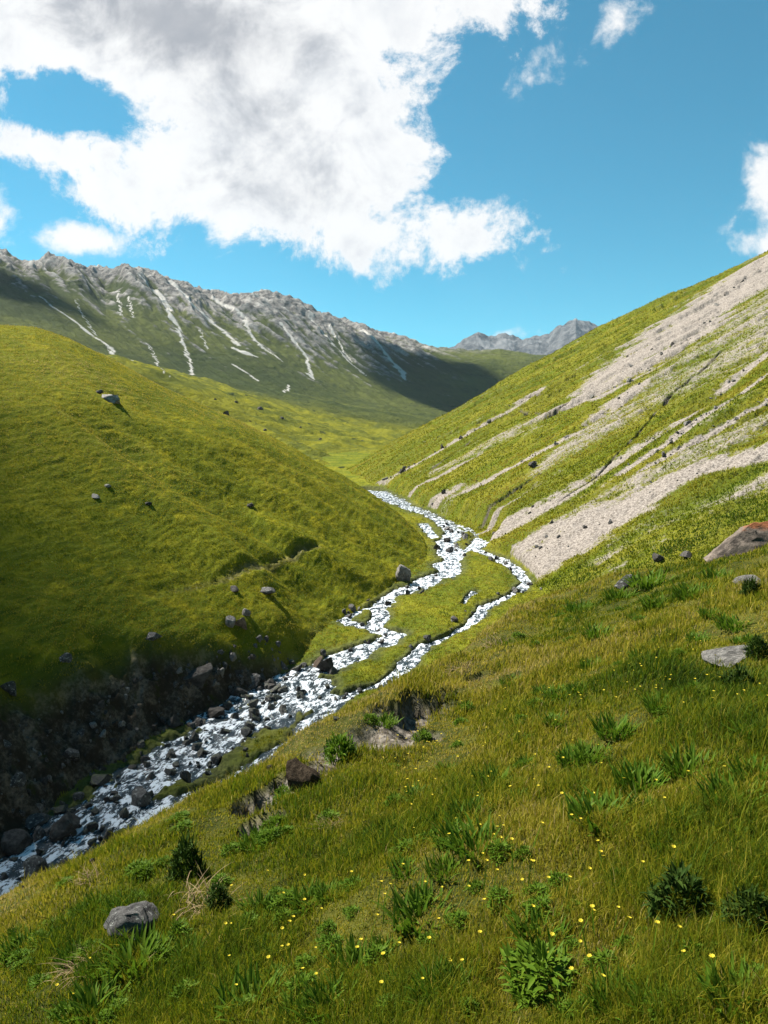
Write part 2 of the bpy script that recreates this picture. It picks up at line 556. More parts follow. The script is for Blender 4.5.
class NT:
    def __init__(self, tree):
        self.t = tree
        tree.nodes.clear()

    def n(self, kind, **kw):
        nd = self.t.nodes.new(kind)
        for k, v in kw.items():
            if k.startswith('i_'):
                key = k[2:]
                key = int(key) if key.isdigit() else key.replace('_', ' ')
                self.set(nd.inputs[key], v)
            else:
                setattr(nd, k, v)
        return nd

    def set(self, sock, v):
        if isinstance(v, bpy.types.NodeSocket):
            self.t.links.new(v, sock)
        else:
            sock.default_value = v

    def math(self, op, a, b=0.0, c=None, clamp=False):
        m = self.n('ShaderNodeMath', operation=op, use_clamp=clamp)
        self.set(m.inputs[0], a)
        self.set(m.inputs[1], b)
        if c is not None:
            self.set(m.inputs[2], c)
        return m.outputs[0]

    def ramp(self, fac, a, b, lo=0.0, hi=1.0):
        m = self.n('ShaderNodeMapRange', interpolation_type='SMOOTHSTEP')
        self.set(m.inputs[0], fac)
        for k, v in zip((1, 2, 3, 4), (a, b, lo, hi)):
            self.set(m.inputs[k], v)
        return m.outputs[0]

    def mix(self, f, a, b, blend='MIX'):
        m = self.n('ShaderNodeMix', data_type='RGBA', blend_type=blend)
        self.set(m.inputs[0], f)
        for k, v in ((6, a), (7, b)):
            if not isinstance(v, bpy.types.NodeSocket) and len(v) == 3:
                v = (*v, 1)
            self.set(m.inputs[k], v)
        return m.outputs[2]

    def noise(self, scale, vec=None, detail=4, rough=0.55, dist=0.0):
        m = self.n('ShaderNodeTexNoise')
        if vec is not None:
            self.t.links.new(vec, m.inputs['Vector'])
        m.inputs['Scale'].default_value = scale
        m.inputs['Detail'].default_value = detail
        m.inputs['Roughness'].default_value = rough
        m.inputs['Distortion'].default_value = dist
        return m.outputs[0]

    def attr(self, name):
        return self.n('ShaderNodeAttribute', attribute_name=name).outputs['Fac']

    def pos(self):
        return self.n('ShaderNodeNewGeometry').outputs['Position']

    def rotscale(self, vec, rz, scale):
        return self.mapping(self.mapping(vec, rot=(0, 0, rz)), scale=scale)

    def mapping(self, vec, rot=(0, 0, 0), scale=(1, 1, 1), loc=(0, 0, 0), vt='POINT'):
        m = self.n('ShaderNodeMapping', vector_type=vt)
        self.t.links.new(vec, m.inputs[0])
        m.inputs['Location'].default_value = loc
        m.inputs['Rotation'].default_value = rot
        m.inputs['Scale'].default_value = scale
        return m.outputs[0]


def material(name, build, rough=0.95, spec=0.03, **kw):
    m = bpy.data.materials.new(name)
    m.use_nodes = True
    t = NT(m.node_tree)
    out = t.n('ShaderNodeOutputMaterial')
    bs = t.n('ShaderNodeBsdfPrincipled')
    bs.inputs['Roughness'].default_value = rough
    bs.inputs['Specular IOR Level'].default_value = spec
    t.t.links.new(bs.outputs[0], out.inputs[0])
    build(t, bs)
    return m


def link(t, a, b):
    t.t.links.new(a, b)


def bump(t, bs, h, strength=0.5, dist=0.05):
    b = t.n('ShaderNodeBump')
    b.inputs['Strength'].default_value = strength
    b.inputs['Distance'].default_value = dist
    link(t, h, b.inputs['Height'])
    link(t, b.outputs[0], bs.inputs['Normal'])


G_YEL = (0.24, 0.21, 0.012)
G_MID = (0.085, 0.105, 0.008)
G_DRK = (0.036, 0.055, 0.006)
SOIL = (0.030, 0.024, 0.016)


def m_left(t, bs):
    p = t.pos()
    big = t.noise(0.045, p, 4)
    mid = t.noise(0.5, p, 5, 0.6)
    st = t.noise(1.0, t.rotscale(p, -1.266, (0.5, 2.6, 2.6)), 4, 0.65)
    c = t.mix(t.ramp(big, 0.35, 0.65), G_MID, (0.15, 0.15, 0.010))
    c = t.mix(t.ramp(mid, 0.45, 0.75), c, G_YEL)
    c = t.mix(t.ramp(st, 0.50, 0.72, 0, 0.75), c, G_DRK)
    d = t.attr('dirt')
    dn = t.math('ADD', t.math('MULTIPLY', t.noise(4.5, p, 7, 0.75), 0.5), t.math('MULTIPLY', t.noise(0.7, p, 3, 0.6), 0.5))
    dc = t.mix(t.ramp(dn, 0.45, 0.66), (0.034, 0.026, 0.018), (0.17, 0.135, 0.10))
    dc = t.mix(t.ramp(t.noise(0.8, p, 5, 0.7), 0.57, 0.70), dc, (0.036, 0.042, 0.009))
    c = t.mix(d, c, dc)
    link(t, c, bs.inputs['Base Color'])
    bump(t, bs, t.noise(5, p, 5, 0.7), 0.6, 0.25)


def m_right(t, bs):
    p = t.pos()
    big = t.noise(0.05, p, 4)
    st = t.noise(1.0, t.rotscale(p, -0.19, (0.05, 0.35, 0.05)), 5, 0.6)
    mid = t.noise(0.9, p, 5, 0.65)
    c = t.mix(t.ramp(st, 0.40, 0.62), G_MID, (0.145, 0.138, 0.014))
    c = t.mix(t.ramp(big, 0.45, 0.65, 0, 0.6), c, (0.065, 0.085, 0.010))
    c = t.mix(t.ramp(mid, 0.48, 0.70, 0, 0.7), c, (0.055, 0.062, 0.010))
    stone = t.noise(3.6, p, 7, 0.85)
    sc = t.mix(t.ramp(stone, 0.40, 0.60), (0.095, 0.080, 0.068), (0.325, 0.285, 0.25))
    s = t.attr('scree')
    sm = t.ramp(t.math('ADD', s, t.math('MULTIPLY', t.math('SUBTRACT', t.noise(1.7, p, 6, 0.8), 0.5), 2.4)), 0.22, 0.80)
    c = t.mix(sm, c, sc)
    c = t.mix(t.attr('scarp'), c, t.mix(t.ramp(stone, 0.4, 0.65), (0.04, 0.034, 0.022), (0.13, 0.115, 0.09)))
    link(t, c, bs.inputs['Base Color'])
    bump(t, bs, t.noise(4.0, p, 6, 0.8), 0.7, 0.25)


def m_valley(t, bs):
    p = t.pos()
    big = t.noise(0.12, p, 4)
    mid = t.noise(1.1, p, 5, 0.65)
    c = t.mix(t.ramp(big, 0.38, 0.62), (0.085, 0.105, 0.010), (0.15, 0.15, 0.012))
    c = t.mix(t.ramp(mid, 0.48, 0.68, 0, 0.85), c, (0.045, 0.055, 0.008))
    w = t.attr('wet')
    gr = t.mix(t.ramp(t.noise(2.5, p, 5, 0.7), 0.42, 0.62), (0.035, 0.036, 0.022), (0.09, 0.095, 0.035))
    c = t.mix(t.math('MULTIPLY', w, 0.8), c, gr)
    link(t, c, bs.inputs['Base Color'])
    bump(t, bs, t.noise(4, p, 5, 0.7), 0.7, 0.25)


def m_meadow(t, bs):
    p = t.pos()
    mid = t.noise(1.2, p, 5, 0.65)
    c = t.mix(t.ramp(mid, 0.4, 0.65), (0.030, 0.036, 0.008), (0.075, 0.075, 0.014))
    fine = t.noise(9, p, 6, 0.75)
    dc = t.mix(t.ramp(fine, 0.38, 0.68), (0.055, 0.045, 0.034), (0.24, 0.21, 0.175))
    c = t.mix(t.attr('dirt'), c, dc)
    link(t, c, bs.inputs['Base Color'])
    bump(t, bs, t.noise(14, p, 6, 0.7), 0.8, 0.06)


def m_far(t, bs):
    p = t.pos()
    big = t.noise(0.006, p, 4)
    fn = t.noise(0.05, p, 6, 0.7)
    c = t.mix(t.ramp(big, 0.38, 0.62), (0.034, 0.046, 0.012), (0.070, 0.080, 0.018))
    c = t.mix(t.ramp(fn, 0.45, 0.7, 0, 0.6), c, (0.026, 0.034, 0.012))
    c = t.mix(t.math('MULTIPLY', t.attr('low'), 0.85), c, t.mix(t.ramp(fn, 0.40, 0.62), (0.185, 0.175, 0.012), (0.085, 0.095, 0.012)))  # nearer ramp coloured brighter and yellower to look sunlit
    rk = t.mix(t.ramp(t.noise(0.07, p, 7, 0.8), 0.38, 0.62), (0.07, 0.066, 0.062), (0.25, 0.235, 0.215))
    c = t.mix(t.attr('rock'), c, rk)
    c = t.mix(t.attr('scree'), c, (0.40, 0.38, 0.35))
    c = t.mix(t.attr('shrub'), c, (0.022, 0.034, 0.012))
    link(t, c, bs.inputs['Base Color'])
    bump(t, bs, t.noise(0.12, p, 6, 0.75), 0.7, 6.0)


def m_peak(t, bs):
    p = t.pos()
    rk = t.mix(t.ramp(t.noise(0.012, p, 7, 0.75), 0.38, 0.62), (0.035, 0.037, 0.04), (0.12, 0.12, 0.12))
    rk = t.mix(t.ramp(t.noise(0.004, p, 5, 0.6), 0.5, 0.64, 0, 0.7), rk, (0.18, 0.18, 0.18))
    link(t, rk, bs.inputs['Base Color'])
    bump(t, bs, t.noise(0.03, p, 6, 0.75), 0.7, 20.0)


MAT = dict(left=material('hillside_turf', m_left), right=material('scree_slope', m_right), valley=material('valley_turf', m_valley),
           meadow=material('meadow_soil', m_meadow), far=material('ridge_turf_and_rock', m_far), peak=material('peak_rock', m_peak))

# ------------------------------------------------------------------ build the near land
u_in = np.linspace(-0.58, 0.58, 1000)
u_l = -0.58 - np.geomspace(0.004, 2.4, 46)[::-1]
u_r = 0.58 + np.geomspace(0.004, 2.4, 46)
U1 = np.concatenate([u_l, u_in, u_r])
Y1 = np.concatenate([np.geomspace(0.5, 25, 300)[:-1], np.geomspace(25, 112, 620)[:-1], np.geomspace(112, 290, 300)])
UU, YY = np.meshgrid(U1, Y1)
XX = UU * YY
ZZ, LAY, MSK = land(XX, YY)
verts = np.stack([XX, YY, ZZ], -1).reshape(-1, 3)
faces = grid_faces(len(Y1), len(U1))
flay = LAY.reshape(-1)[faces[:, 0]]
for k, (nm, mt) in enumerate([('valley_floor', 'valley'), ('left_hillside', 'left'), ('right_hillside', 'right'), ('meadow', 'meadow')]):
    vv, ff, aa = sub_mesh(verts, faces[flay == k], {a: MSK[a].reshape(-1) for a in MSK})
    o = new_mesh_obj(nm, vv, ff, MAT[mt], aa)
    o['kind'] = 'structure'
print('land', len(verts))

# ------------------------------------------------------------------ far land
u_in = np.linspace(-0.58, 0.32, 860)
U2 = np.concatenate([-0.58 - np.geomspace(0.004, 1.2, 40)[::-1], u_in, 0.32 + np.geomspace(0.004, 1.4, 40)])
Y2 = np.concatenate([np.geomspace(200, 780, 260)[:-1], np.geomspace(780, 2600, 600)])
UU, YY = np.meshgrid(U2, Y2)
XX = UU * YY
ZZ = far_land(XX, YY)
fm = far_masks(XX, YY)
o = new_mesh_obj('mountain_ridge', np.stack([XX, YY, ZZ], -1).reshape(-1, 3), grid_faces(len(Y2), len(U2)), MAT['far'],
                 {k: v.reshape(-1) for k, v in fm.items()})
o['kind'] = 'structure'

# distant peaks
P_SIL = [(300, 372), (400, 362), (440, 352), (455, 346), (463, 339), (470, 336), (478, 332), (486, 335), (497, 335), (506, 333), (515, 336), (528, 338), (540, 336), (549, 334),
         (554, 329), (560, 325), (566, 323), (571, 320), (576, 318), (580, 320), (586, 321), (593, 323), (605, 328), (625, 338), (660, 345), (760, 360), (900, 380)]
PU = np.array([ray(*p)[0] for p in P_SIL])
PW = np.array([ray(*p)[1] for p in P_SIL])
p_off = np.zeros(len(PU))


def peak_land(X, Y):
    U = X / Y
    top = np.interp(U, PU, PW + p_off)
    t = (Y - 3600) / 900
    z = top * 4500 * (1 - 0.62 * np.abs(t - 1)) - 0.0 * Y
    amp = 1 - sstep(0, 1, np.abs(t - 1)) * 0.2
    return z + amp * (26 * (ridged(X / 330 + 0.4 * Y / 900, Y / 700, 5) - 1.0) + 22 * fbm(X / 120, Y / 120, 5))


for it in range(6):
    Ys = np.linspace(3500, 5200, 400)[None, :]
    Xs = PU[:, None] * Ys
    w = peak_land(Xs, Ys + 0 * Xs) / Ys
    p_off += (PW - w.max(1)) * 0.8
U3 = np.concatenate([np.linspace(-0.25, 0.05, 40)[:-1], np.linspace(0.05, 0.34, 420), np.linspace(0.34, 0.9, 40)[1:]])
Y3 = np.linspace(2600, 5300, 300)
UU, YY = np.meshgrid(U3, Y3)
XX = UU * YY
o = new_mesh_obj('distant_peaks', np.stack([XX, YY, peak_land(XX, YY)], -1).reshape(-1, 3), grid_faces(len(Y3), len(U3)), MAT['peak'])
o['kind'] = 'structure'


# ------------------------------------------------------------------ stream
def m_water(t, bs):
    p = t.pos()
    v = t.rotscale(p, 0.305, (3.1, 1.35, 2.0))
    n1 = t.noise(1.0, v, 7, 0.72, 0.9)
    n2 = t.noise(3.2, v, 6, 0.75, 0.6)
    f = t.math('ADD', t.math('MULTIPLY', n1, 0.62), t.math('MULTIPLY', n2, 0.38))
    f = t.math('ADD', f, t.attr('foam'))
    f = t.ramp(f, 0.51, 0.575)
    c = t.mix(f, (0.018, 0.026, 0.030), (0.60, 0.64, 0.68))
    link(t, c, bs.inputs['Base Color'])
    link(t, t.ramp(f, 0, 1, 0.12, 0.75), bs.inputs['Roughness'])
    bump(t, bs, t.math('ADD', n2, n1), 0.5, 0.15)


MAT['water'] = material('white_water', m_water, spec=0.5)
U4 = np.linspace(-0.66, 0.22, 760)
Y4 = np.geomspace(25.5, 165, 760)
UU, YY = np.meshgrid(U4, Y4)
XX = UU * YY
q = channel(XX, YY)
S = XX * 0.3 + YY * 0.954
T = XX * 0.954 - YY * 0.3
rip = fbm(S / 1.0, T / 0.6, 4)
stepn = fbm(S / 3.2 + 0.6 * perlin(T / 2, S / 5), T / 4.0, 2)
WZ = valley_base(XX, YY) - 0.06 + 0.055 * rip + 0.09 * np.tanh(3 * stepn) - 0.12 * sstep(0.8, 1.5, q)
ff = grid_faces(len(Y4), len(U4))
keep = (q.reshape(-1)[ff] < 1.45).any(1)
foam = 0.030 + 0.05 * np.tanh(2 * rip) + 0.012 * sstep(60, 95, YY) - 0.03 * sstep(105, 125, YY) - 0.07 * sstep(0.6, 1.0, q) * sstep(60, 40, YY)
vv, ff, aa = sub_mesh(np.stack([XX, YY, WZ], -1).reshape(-1, 3), ff[keep], {'foam': foam.reshape(-1)})
o = new_mesh_obj('stream', vv, ff, MAT['water'], aa)
o['kind'] = 'structure'

# ------------------------------------------------------------------ sky, sun
SUN_AZ, SUN_EL = math.radians(-60), math.radians(51)
sun_d = bpy.data.lights.new('sun', 'SUN')
sun_d.energy = 5.0
sun_d.angle = math.radians(0.53)
sun_d.color = (1.0, 0.955, 0.87)
sun = bpy.data.objects.new('sun', sun_d)
COL.objects.link(sun)
sd = Vector((math.sin(SUN_AZ) * math.cos(SUN_EL), math.cos(SUN_AZ) * math.cos(SUN_EL), math.sin(SUN_EL)))
sun.rotation_euler = sd.to_track_quat('Z', 'Y').to_euler()
sun.location = (-200, 150, 300)

world = bpy.data.worlds.new('World')
scene.world = world
world.use_nodes = True
t = NT(world.node_tree)
wo = t.n('ShaderNodeOutputWorld')
bg = t.n('ShaderNodeBackground')
link(t, bg.outputs[0], wo.inputs[0])
sky = t.n('ShaderNodeTexSky', sky_type='NISHITA', sun_disc=False, sun_elevation=SUN_EL, sun_rotation=SUN_AZ % (2 * math.pi),
          altitude=2500, air_density=1.0, dust_density=0.3, ozone_density=1.5)
SKYS = 0.053
geo = t.n('ShaderNodeNewGeometry')
sep = t.n('ShaderNodeSeparateXYZ')
tc = t.n('ShaderNodeTexCoord')
link(t, tc.outputs['Generated'], sep.inputs[0])
ya = t.math('MAXIMUM', t.math('ABSOLUTE', sep.outputs[1]), 0.02)
uu = t.math('DIVIDE', sep.outputs[0], ya)
vv_ = t.math('DIVIDE', sep.outputs[2], ya)
comb = t.n('ShaderNodeCombineXYZ')
link(t, uu, comb.inputs[0])
link(t, vv_, comb.inputs[1])
UV = comb.outputs[0]


def blob(px, py, rx, ry, rot=0):
    u, w = ray(px, py)
    m = t.mapping(UV, rot=(0, 0, -math.radians(rot)), scale=(rx / FOC, ry / FOC, 1), loc=(u, w, 0), vt='TEXTURE')
    ln = t.n('ShaderNodeVectorMath', operation='LENGTH')
    link(t, m, ln.inputs[0])
    return t.math('MULTIPLY', t.math('SUBTRACT', 1.0, ln.outputs['Value']), math.sqrt(rx * ry) / 100)


def union(bl, k=0.25):
    r = None
    for b in bl:
        x = blob(*b[:5]) if len(b) < 6 else t.math('MULTIPLY', blob(*b[:5]), b[5])
        r = x if r is None else t.math('SMOOTH_MAX', r, x, k)
    return r


big = union([(200, 12, 290, 92, 0), (290, 100, 125, 110, 0), (315, 165, 125, 85, 15), (205, 180, 125, 60, 12), (448, 238, 84, 38, 8),
             (350, 235, 60, 42, 0), (40, 25, 130, 55, 0), (470, -2, 74, 42, 0), (50, 150, 100, 36, 8), (125, 190, 78, 38, 15), (385, 65, 62, 60, 0), (152, 116, 40, 46, 0), (4, 92, 16, 26, 0)], 0.2)
hole = union([(70, 104, 34, 24, 10), (300, 4, 14, 7, 0), (392, 58, 10, 14, 0), (28, 92, 16, 9, -20), (10, 182, 24, 11, 0)], 0.2)
big = t.math('SUBTRACT', big, t.math('MULTIPLY', t.math('MAXIMUM', t.math('ADD', hole, 0.25), 0), 1.3))
small = union([(75, 240, 75, 17, 5), (4, 210, 26, 30, 0), (612, 22, 40, 24, -35, 0.9), (772, 185, 40, 46, 0), (770, 242, 46, 20, 0),
               (535, 68, 17, 8, -25, 0.5), (505, 333, 26, 7, 0), (220, 236, 22, 9, 0, 0.8), (380, 268, 22, 8, 0, 0.6), (10, 245, 18, 12, 0, 0.8),
               ], 0.1)
n_c = t.noise(7.5, UV, 11, 0.70, 0.2)
n_s = t.noise(16, UV, 6, 0.62, 0.2)
nb = t.math('MULTIPLY', t.math('SUBTRACT', n_c, 0.5), 2.4)
ns = t.math('MULTIPLY', t.math('SUBTRACT', n_s, 0.5), 1.1)
d_b = t.math('ADD', big, nb)
d_s = t.math('ADD', t.math('ADD', small, ns), t.math('MULTIPLY', nb, 0.15))
a_b = t.ramp(d_b, -0.05, 0.27)
a_s = t.ramp(d_s, 0.0, 0.30)
# thin veil near the horizon
alpha = t.math('MAXIMUM', a_b, a_s)
shade = union([(175, 20, 175, 58, 8, 1.15), (250, 100, 100, 30, 15, 0.5), (215, 180, 75, 36, 0, 0.5), (310, 190, 65, 40, 10, 0.5), (400, 215, 60, 20, 12, 0.6), (60, 10, 60, 40, 0)], 0.3)
n_g = t.noise(8.5, UV, 8, 0.62, 0.4)
sh = t.math('ADD', shade, t.math('MULTIPLY', t.math('SUBTRACT', n_g, 0.5), 2.5))
sh = t.math('ADD', sh, t.math('MULTIPLY', t.math('SUBTRACT', n_s, 0.5), 1.3))
sh = t.math('MULTIPLY', t.ramp(sh, -0.15, 1.0), t.ramp(d_b, 0.25, 0.75))
ccol = t.mix(sh, (1.0, 1.0, 1.0), (0.50, 0.515, 0.55))
puff = t.math('ADD', t.math('MULTIPLY', n_g, 0.75), t.math('MULTIPLY', n_s, 0.25))
ccol = t.mix(t.math('MULTIPLY', t.ramp(puff, 0.44, 0.62), t.ramp(d_b, 0.1, 0.5)), ccol, (0.84, 0.86, 0.89), 'MULTIPLY')
skyc = t.mix(1.0, sky.outputs[0], (0.25 * SKYS, 1.02 * SKYS, 0.96 * SKYS), 'MULTIPLY')
cs = t.mix(1.0, ccol, (0.35, 0.35, 0.35), 'MULTIPLY')
final = t.mix(alpha, skyc, cs)
link(t, final, bg.inputs['Color'])
bg.inputs['Strength'].default_value = 1.0

# ------------------------------------------------------------------ grass (stuff)
def m_blade(t, bs):
    p = t.pos()
    tint = t.attr('tint')
    r = t.n('ShaderNodeValToRGB')
    link(t, tint, r.inputs[0])
    cr = r.color_ramp
    cr.elements[0].position, cr.elements[0].color = 0.0, (0.024, 0.046, 0.004, 1)
    cr.elements[1].position, cr.elements[1].color = 1.0, (0.34, 0.26, 0.11, 1)
    for pp, c in ((0.28, (0.068, 0.112, 0.005, 1)), (0.52, (0.172, 0.170, 0.006, 1)), (0.78, (0.32, 0.255, 0.030, 1))):
        e = cr.elements.new(pp)
        e.color = c
    c = r.outputs[0]
    link(t, c, bs.inputs['Base Color'])
    tr = t.n('ShaderNodeBsdfTranslucent')
    link(t, c, tr.inputs[0])
    mx = t.n('ShaderNodeMixShader')
    mx.inputs[0].default_value = 0.42
    link(t, bs.outputs[0], mx.inputs[1])
    link(t, tr.outputs[0], mx.inputs[2])
    out = [n for n in t.t.nodes if n.type == 'OUTPUT_MATERIAL'][0]
    link(t, mx.outputs[0], out.inputs[0])


MAT['blade'] = material('grass_blade', m_blade, rough=0.7, spec=0.12)


def blades(name, x, y, z, h, w, tint, lean=0.5, label=None):
    n = len(x)
    a = RNG.uniform(0, 2 * np.pi, n)         # width direction
    la = RNG.uniform(0, 2 * np.pi, n)        # lean direction
    le = h * lean * RNG.uniform(0.2, 1.2, n)
    wx, wy = np.cos(a) * w / 2, np.sin(a) * w / 2
    lx, ly = np.cos(la) * le, np.sin(la) * le
    z0 = z - 0.02 * h
    P = np.empty((n, 5, 3))
    P[:, 0] = np.stack([x - wx, y - wy, z0], -1)
    P[:, 1] = np.stack([x + wx, y + wy, z0], -1)
    P[:, 2] = np.stack([x + wx * .8 + lx * .3, y + wy * .8 + ly * .3, z0 + h * .55], -1)
    P[:, 3] = np.stack([x - wx * .8 + lx * .3, y - wy * .8 + ly * .3, z0 + h * .55], -1)
    P[:, 4] = np.stack([x + lx, y + ly, z0 + h * (1 - 0.25 * lean)], -1)
    b = np.arange(n)[:, None] * 5
    tris = np.concatenate([b + [0, 1, 2], b + [0, 2, 3], b + [3, 2, 4]], 1).reshape(-1, 3)
    o = new_mesh_obj(name, P.reshape(-1, 3), tris, MAT['blade'], {'tint': np.repeat(np.clip(tint, 0, 1), 5)}, smooth=False)
    o['kind'] = 'stuff'
    return o


def scatter(n, u0, u1, y0, y1):
    u = RNG.uniform(u0, u1, n)
    y = np.exp(RNG.uniform(math.log(y0), math.log(y1), n))
    x = u * y
    z, lay, m = land(x, y)
    return x, y, z, lay, m


# near meadow
parts_ = [scatter(800000, -0.66, 0.66, 1.1, 27), scatter(170000, -1.7, -0.66, 0.9, 20), scatter(230000, 0.66, 2.0, 0.7, 24)]
x, y, z, lay = (np.concatenate([p[k] for p in parts_]) for k in range(4))
m = {'dirt': np.concatenate([p[4]['dirt'] for p in parts_])}
pn = fbm(x / 1.1 + 3, y / 1.1, 3)
pl = fbm(x / 4.0, y / 4.0 + 9, 3)
bare = fbm(x / 0.45, y / 0.45, 3)
ok = (lay == 3) & (RNG.uniform(0, 1, len(x)) > m['dirt'] * 0.96) & (bare > -1.15 + 0.3 * RNG.uniform(0, 1, len(x)))
x, y, z, pn, pl, dirt = (a[ok] for a in (x, y, z, pn, pl, m['dirt']))
e = y - np.interp(x, NEDGE_X, NEDGE_Y)
dry = 0.25 * sstep(-4, 0, e) + 0.3 * dirt
h = np.clip(0.062 + 0.085 * pn + 0.03 * pl, 0.018, 0.21) * RNG.lognormal(0, 0.35, len(x))
w = np.maximum(0.0028, 0.00105 * y) * RNG.uniform(0.7, 1.3, len(x)) * np.where(np.abs(x / y) > 0.66, 1.7, 1.0)
tint = 0.50 + 0.26 * pl - 0.27 * pn + dry + RNG.normal(0, 0.13, len(x)) + 0.3 * (RNG.uniform(0, 1, len(x)) > 0.93)
o = blades('meadow_grass', x, y, z, h, w, tint, 0.6)
o['label'] = 'green and straw coloured grass covering the near meadow slope'

# hill turf
x, y, z, lay, m = scatter(420000, -0.60, 0.40, 26, 150)
ok = ((lay == 1) & (m['dirt'] < 0.5)) | ((lay == 0) & (m['wet'] < 0.5))
x, y, z, lay = (a[ok] for a in (x, y, z, lay))
pn = fbm(x / 2.5 + 3, y / 2.5, 3)
pl = fbm(x / 14.0, y / 14.0 + 9, 3)
s_, t_ = x * SF[0] + y * SF[1], x * TF[0] + y * TF[1]
dash = sstep(0.05, 0.5, fbm(s_ / 1.5, t_ / 0.45 + 0.6 * fbm(x / 3, y / 3, 2), 3)) * (lay == 1)
h = np.clip(0.085 + 0.05 * pn - 0.045 * dash, 0.02, 0.3) * RNG.lognormal(0, 0.3, len(x))
w = 0.0009 * y * RNG.uniform(0.7, 1.4, len(x))
tint = 0.60 + 0.16 * pl - 0.08 * pn - 0.24 * dash + RNG.normal(0, 0.06, len(x)) + (lay == 0) * (0.07 - 0.30 * sstep(0.0, 0.5, fbm(x / 1.2 + 50, y / 1.2, 3))) + 0.20 * sstep(-10, 6, z)  # tint rises with height, painting sunlight onto the crest
o = blades('hill_grass', x, y, z, h, w, tint, 0.5)
o['label'] = 'short grazed turf covering the left hill and the valley floor'

x, y, z, lay, m = scatter(260000, -0.10, 0.62, 60, 255)
ok = (lay == 2) & (m['scree'] < 0.02 + 0.75 * RNG.uniform(0, 1, len(x)) ** 1.3) & (m['scarp'] < 0.3)
x, y, z = (a[ok] for a in (x, y, z))
f_, g_ = x * 0.98 + y * 0.19, -x * 0.19 + y * 0.98
pn = fbm(x / 2.5 + 3, y / 2.5, 3)
pl = fbm(g_ / 6.0, f_ / 40 + 9, 3)
h = np.clip(0.22 + 0.12 * pn, 0.06, 0.5) * RNG.lognormal(0, 0.3, len(x))
w = 0.0012 * y * RNG.uniform(0.7, 1.4, len(x))
tint = np.minimum(0.61 - 0.26 * sstep(92, 70, y) + 0.30 * pl - 0.10 * pn + RNG.normal(0, 0.05, len(x)), 0.82)  # lower slope blades tinted darker and greener to imitate cloud shade
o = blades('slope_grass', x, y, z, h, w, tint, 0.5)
o['label'] = 'thin yellow green turf between the scree runs of the right slope'


# ------------------------------------------------------------------ things: helpers
def tag(o, label, cat, group=None):
    o['label'] = label
    o['category'] = cat
    if group:
        o['group'] = group
    return o


def place_pt(px, py):
    x, y, z = hit(px, py)
    zz = land(np.array([x]), np.array([y]))[0][0]
    return x, y, max(float(zz), valley_base(x, y) - 0.10)


def m_rock(light, dark, lichen=None, moss=0.0):
    def f(t, bs):
        p = t.n('ShaderNodeTexCoord').outputs['Object']
        oi = t.n('ShaderNodeObjectInfo').outputs['Random']
        a = t.noise(2.3, p, 7, 0.75)
        c = t.mix(t.ramp(a, 0.36, 0.64), dark, light)
        c = t.mix(t.ramp(oi, 0, 1, 0, 0.35), c, dark)
        if lichen:
            c = t.mix(t.ramp(t.noise(3.5, p, 6, 0.75), 0.56, 0.62), c, lichen)
        if moss:
            nz = t.n('ShaderNodeSeparateXYZ')
            link(t, t.n('ShaderNodeNewGeometry').outputs['Normal'], nz.inputs[0])
            mm = t.math('MULTIPLY', t.ramp(nz.outputs[2], 0.45, 0.85), t.ramp(t.noise(2.2, p, 4, 0.6), 0.42, 0.58))
            c = t.mix(t.math('MULTIPLY', mm, moss), c, (0.055, 0.065, 0.010))
        link(t, c, bs.inputs['Base Color'])
        bump(t, bs, t.noise(7, p, 7, 0.75), 0.8, 0.08)
    return f


MAT['r_pale'] = material('pale_rock', m_rock((0.27, 0.25, 0.225), (0.09, 0.083, 0.075)), rough=0.85, spec=0.2)
MAT['r_grey'] = material('grey_rock', m_rock((0.125, 0.118, 0.11), (0.03, 0.028, 0.027), lichen=(0.30, 0.30, 0.27)), rough=0.85, spec=0.2)
MAT['r_wet'] = material('wet_rock', m_rock((0.055, 0.050, 0.044), (0.014, 0.013, 0.012), moss=0.8), rough=0.45, spec=0.4)
MAT['r_brown'] = material('brown_rock', m_rock((0.23, 0.165, 0.115), (0.085, 0.06, 0.045)), rough=0.85, spec=0.2)
MAT['r_dark'] = material('dark_rock', m_rock((0.085, 0.077, 0.068), (0.024, 0.021, 0.019)), rough=0.85, spec=0.2)
MAT['r_orange'] = material('orange_lichen', m_rock((0.42, 0.13, 0.035), (0.20, 0.06, 0.03)), rough=0.9, spec=0.1)
MAT['soil'] = material('dark_soil', m_rock((0.075, 0.055, 0.038), (0.022, 0.016, 0.011)), rough=1.0, spec=0.02)


def rock_mesh(name, seed, cuts=9, sub=4, rough=0.09):
    r = random.Random(seed)
    bm = bmesh.new()
    bmesh.ops.create_icosphere(bm, subdivisions=sub, radius=1.0)
    co = np.array([v.co[:] for v in bm.verts])
    for k in range(cuts):
        n = np.array([r.gauss(0, 1), r.gauss(0, 1), r.gauss(0, 0.8)])
        n /= np.linalg.norm(n)
        hh = r.uniform(0.30, 0.72)
        d = co @ n - hh
        co -= np.maximum(d, 0)[:, None] * n * 0.93
    nn = co / np.linalg.norm(co, axis=1)[:, None]
    o1 = seed * 3.7
    dn = fbm(co[:, 0] * 1.7 + o1 + co[:, 2], co[:, 1] * 1.7 - co[:, 2] * 1.3, 5, 0.6)
    co = co + nn * (rough * dn)[:, None]
    lo, hi = co.min(0), co.max(0)
    co = (co - (lo + hi) / 2) / (hi - lo) * 2          # unit half extents
    for v, c in zip(bm.verts, co):
        v.co = c
    for f in bm.faces:
        f.smooth = True
    me = bpy.data.meshes.new(name)
    bm.to_mesh(me)
    bm.free()
    try:
        me.set_sharp_from_angle(angle=math.radians(34))
    except Exception:
        pass
    return me


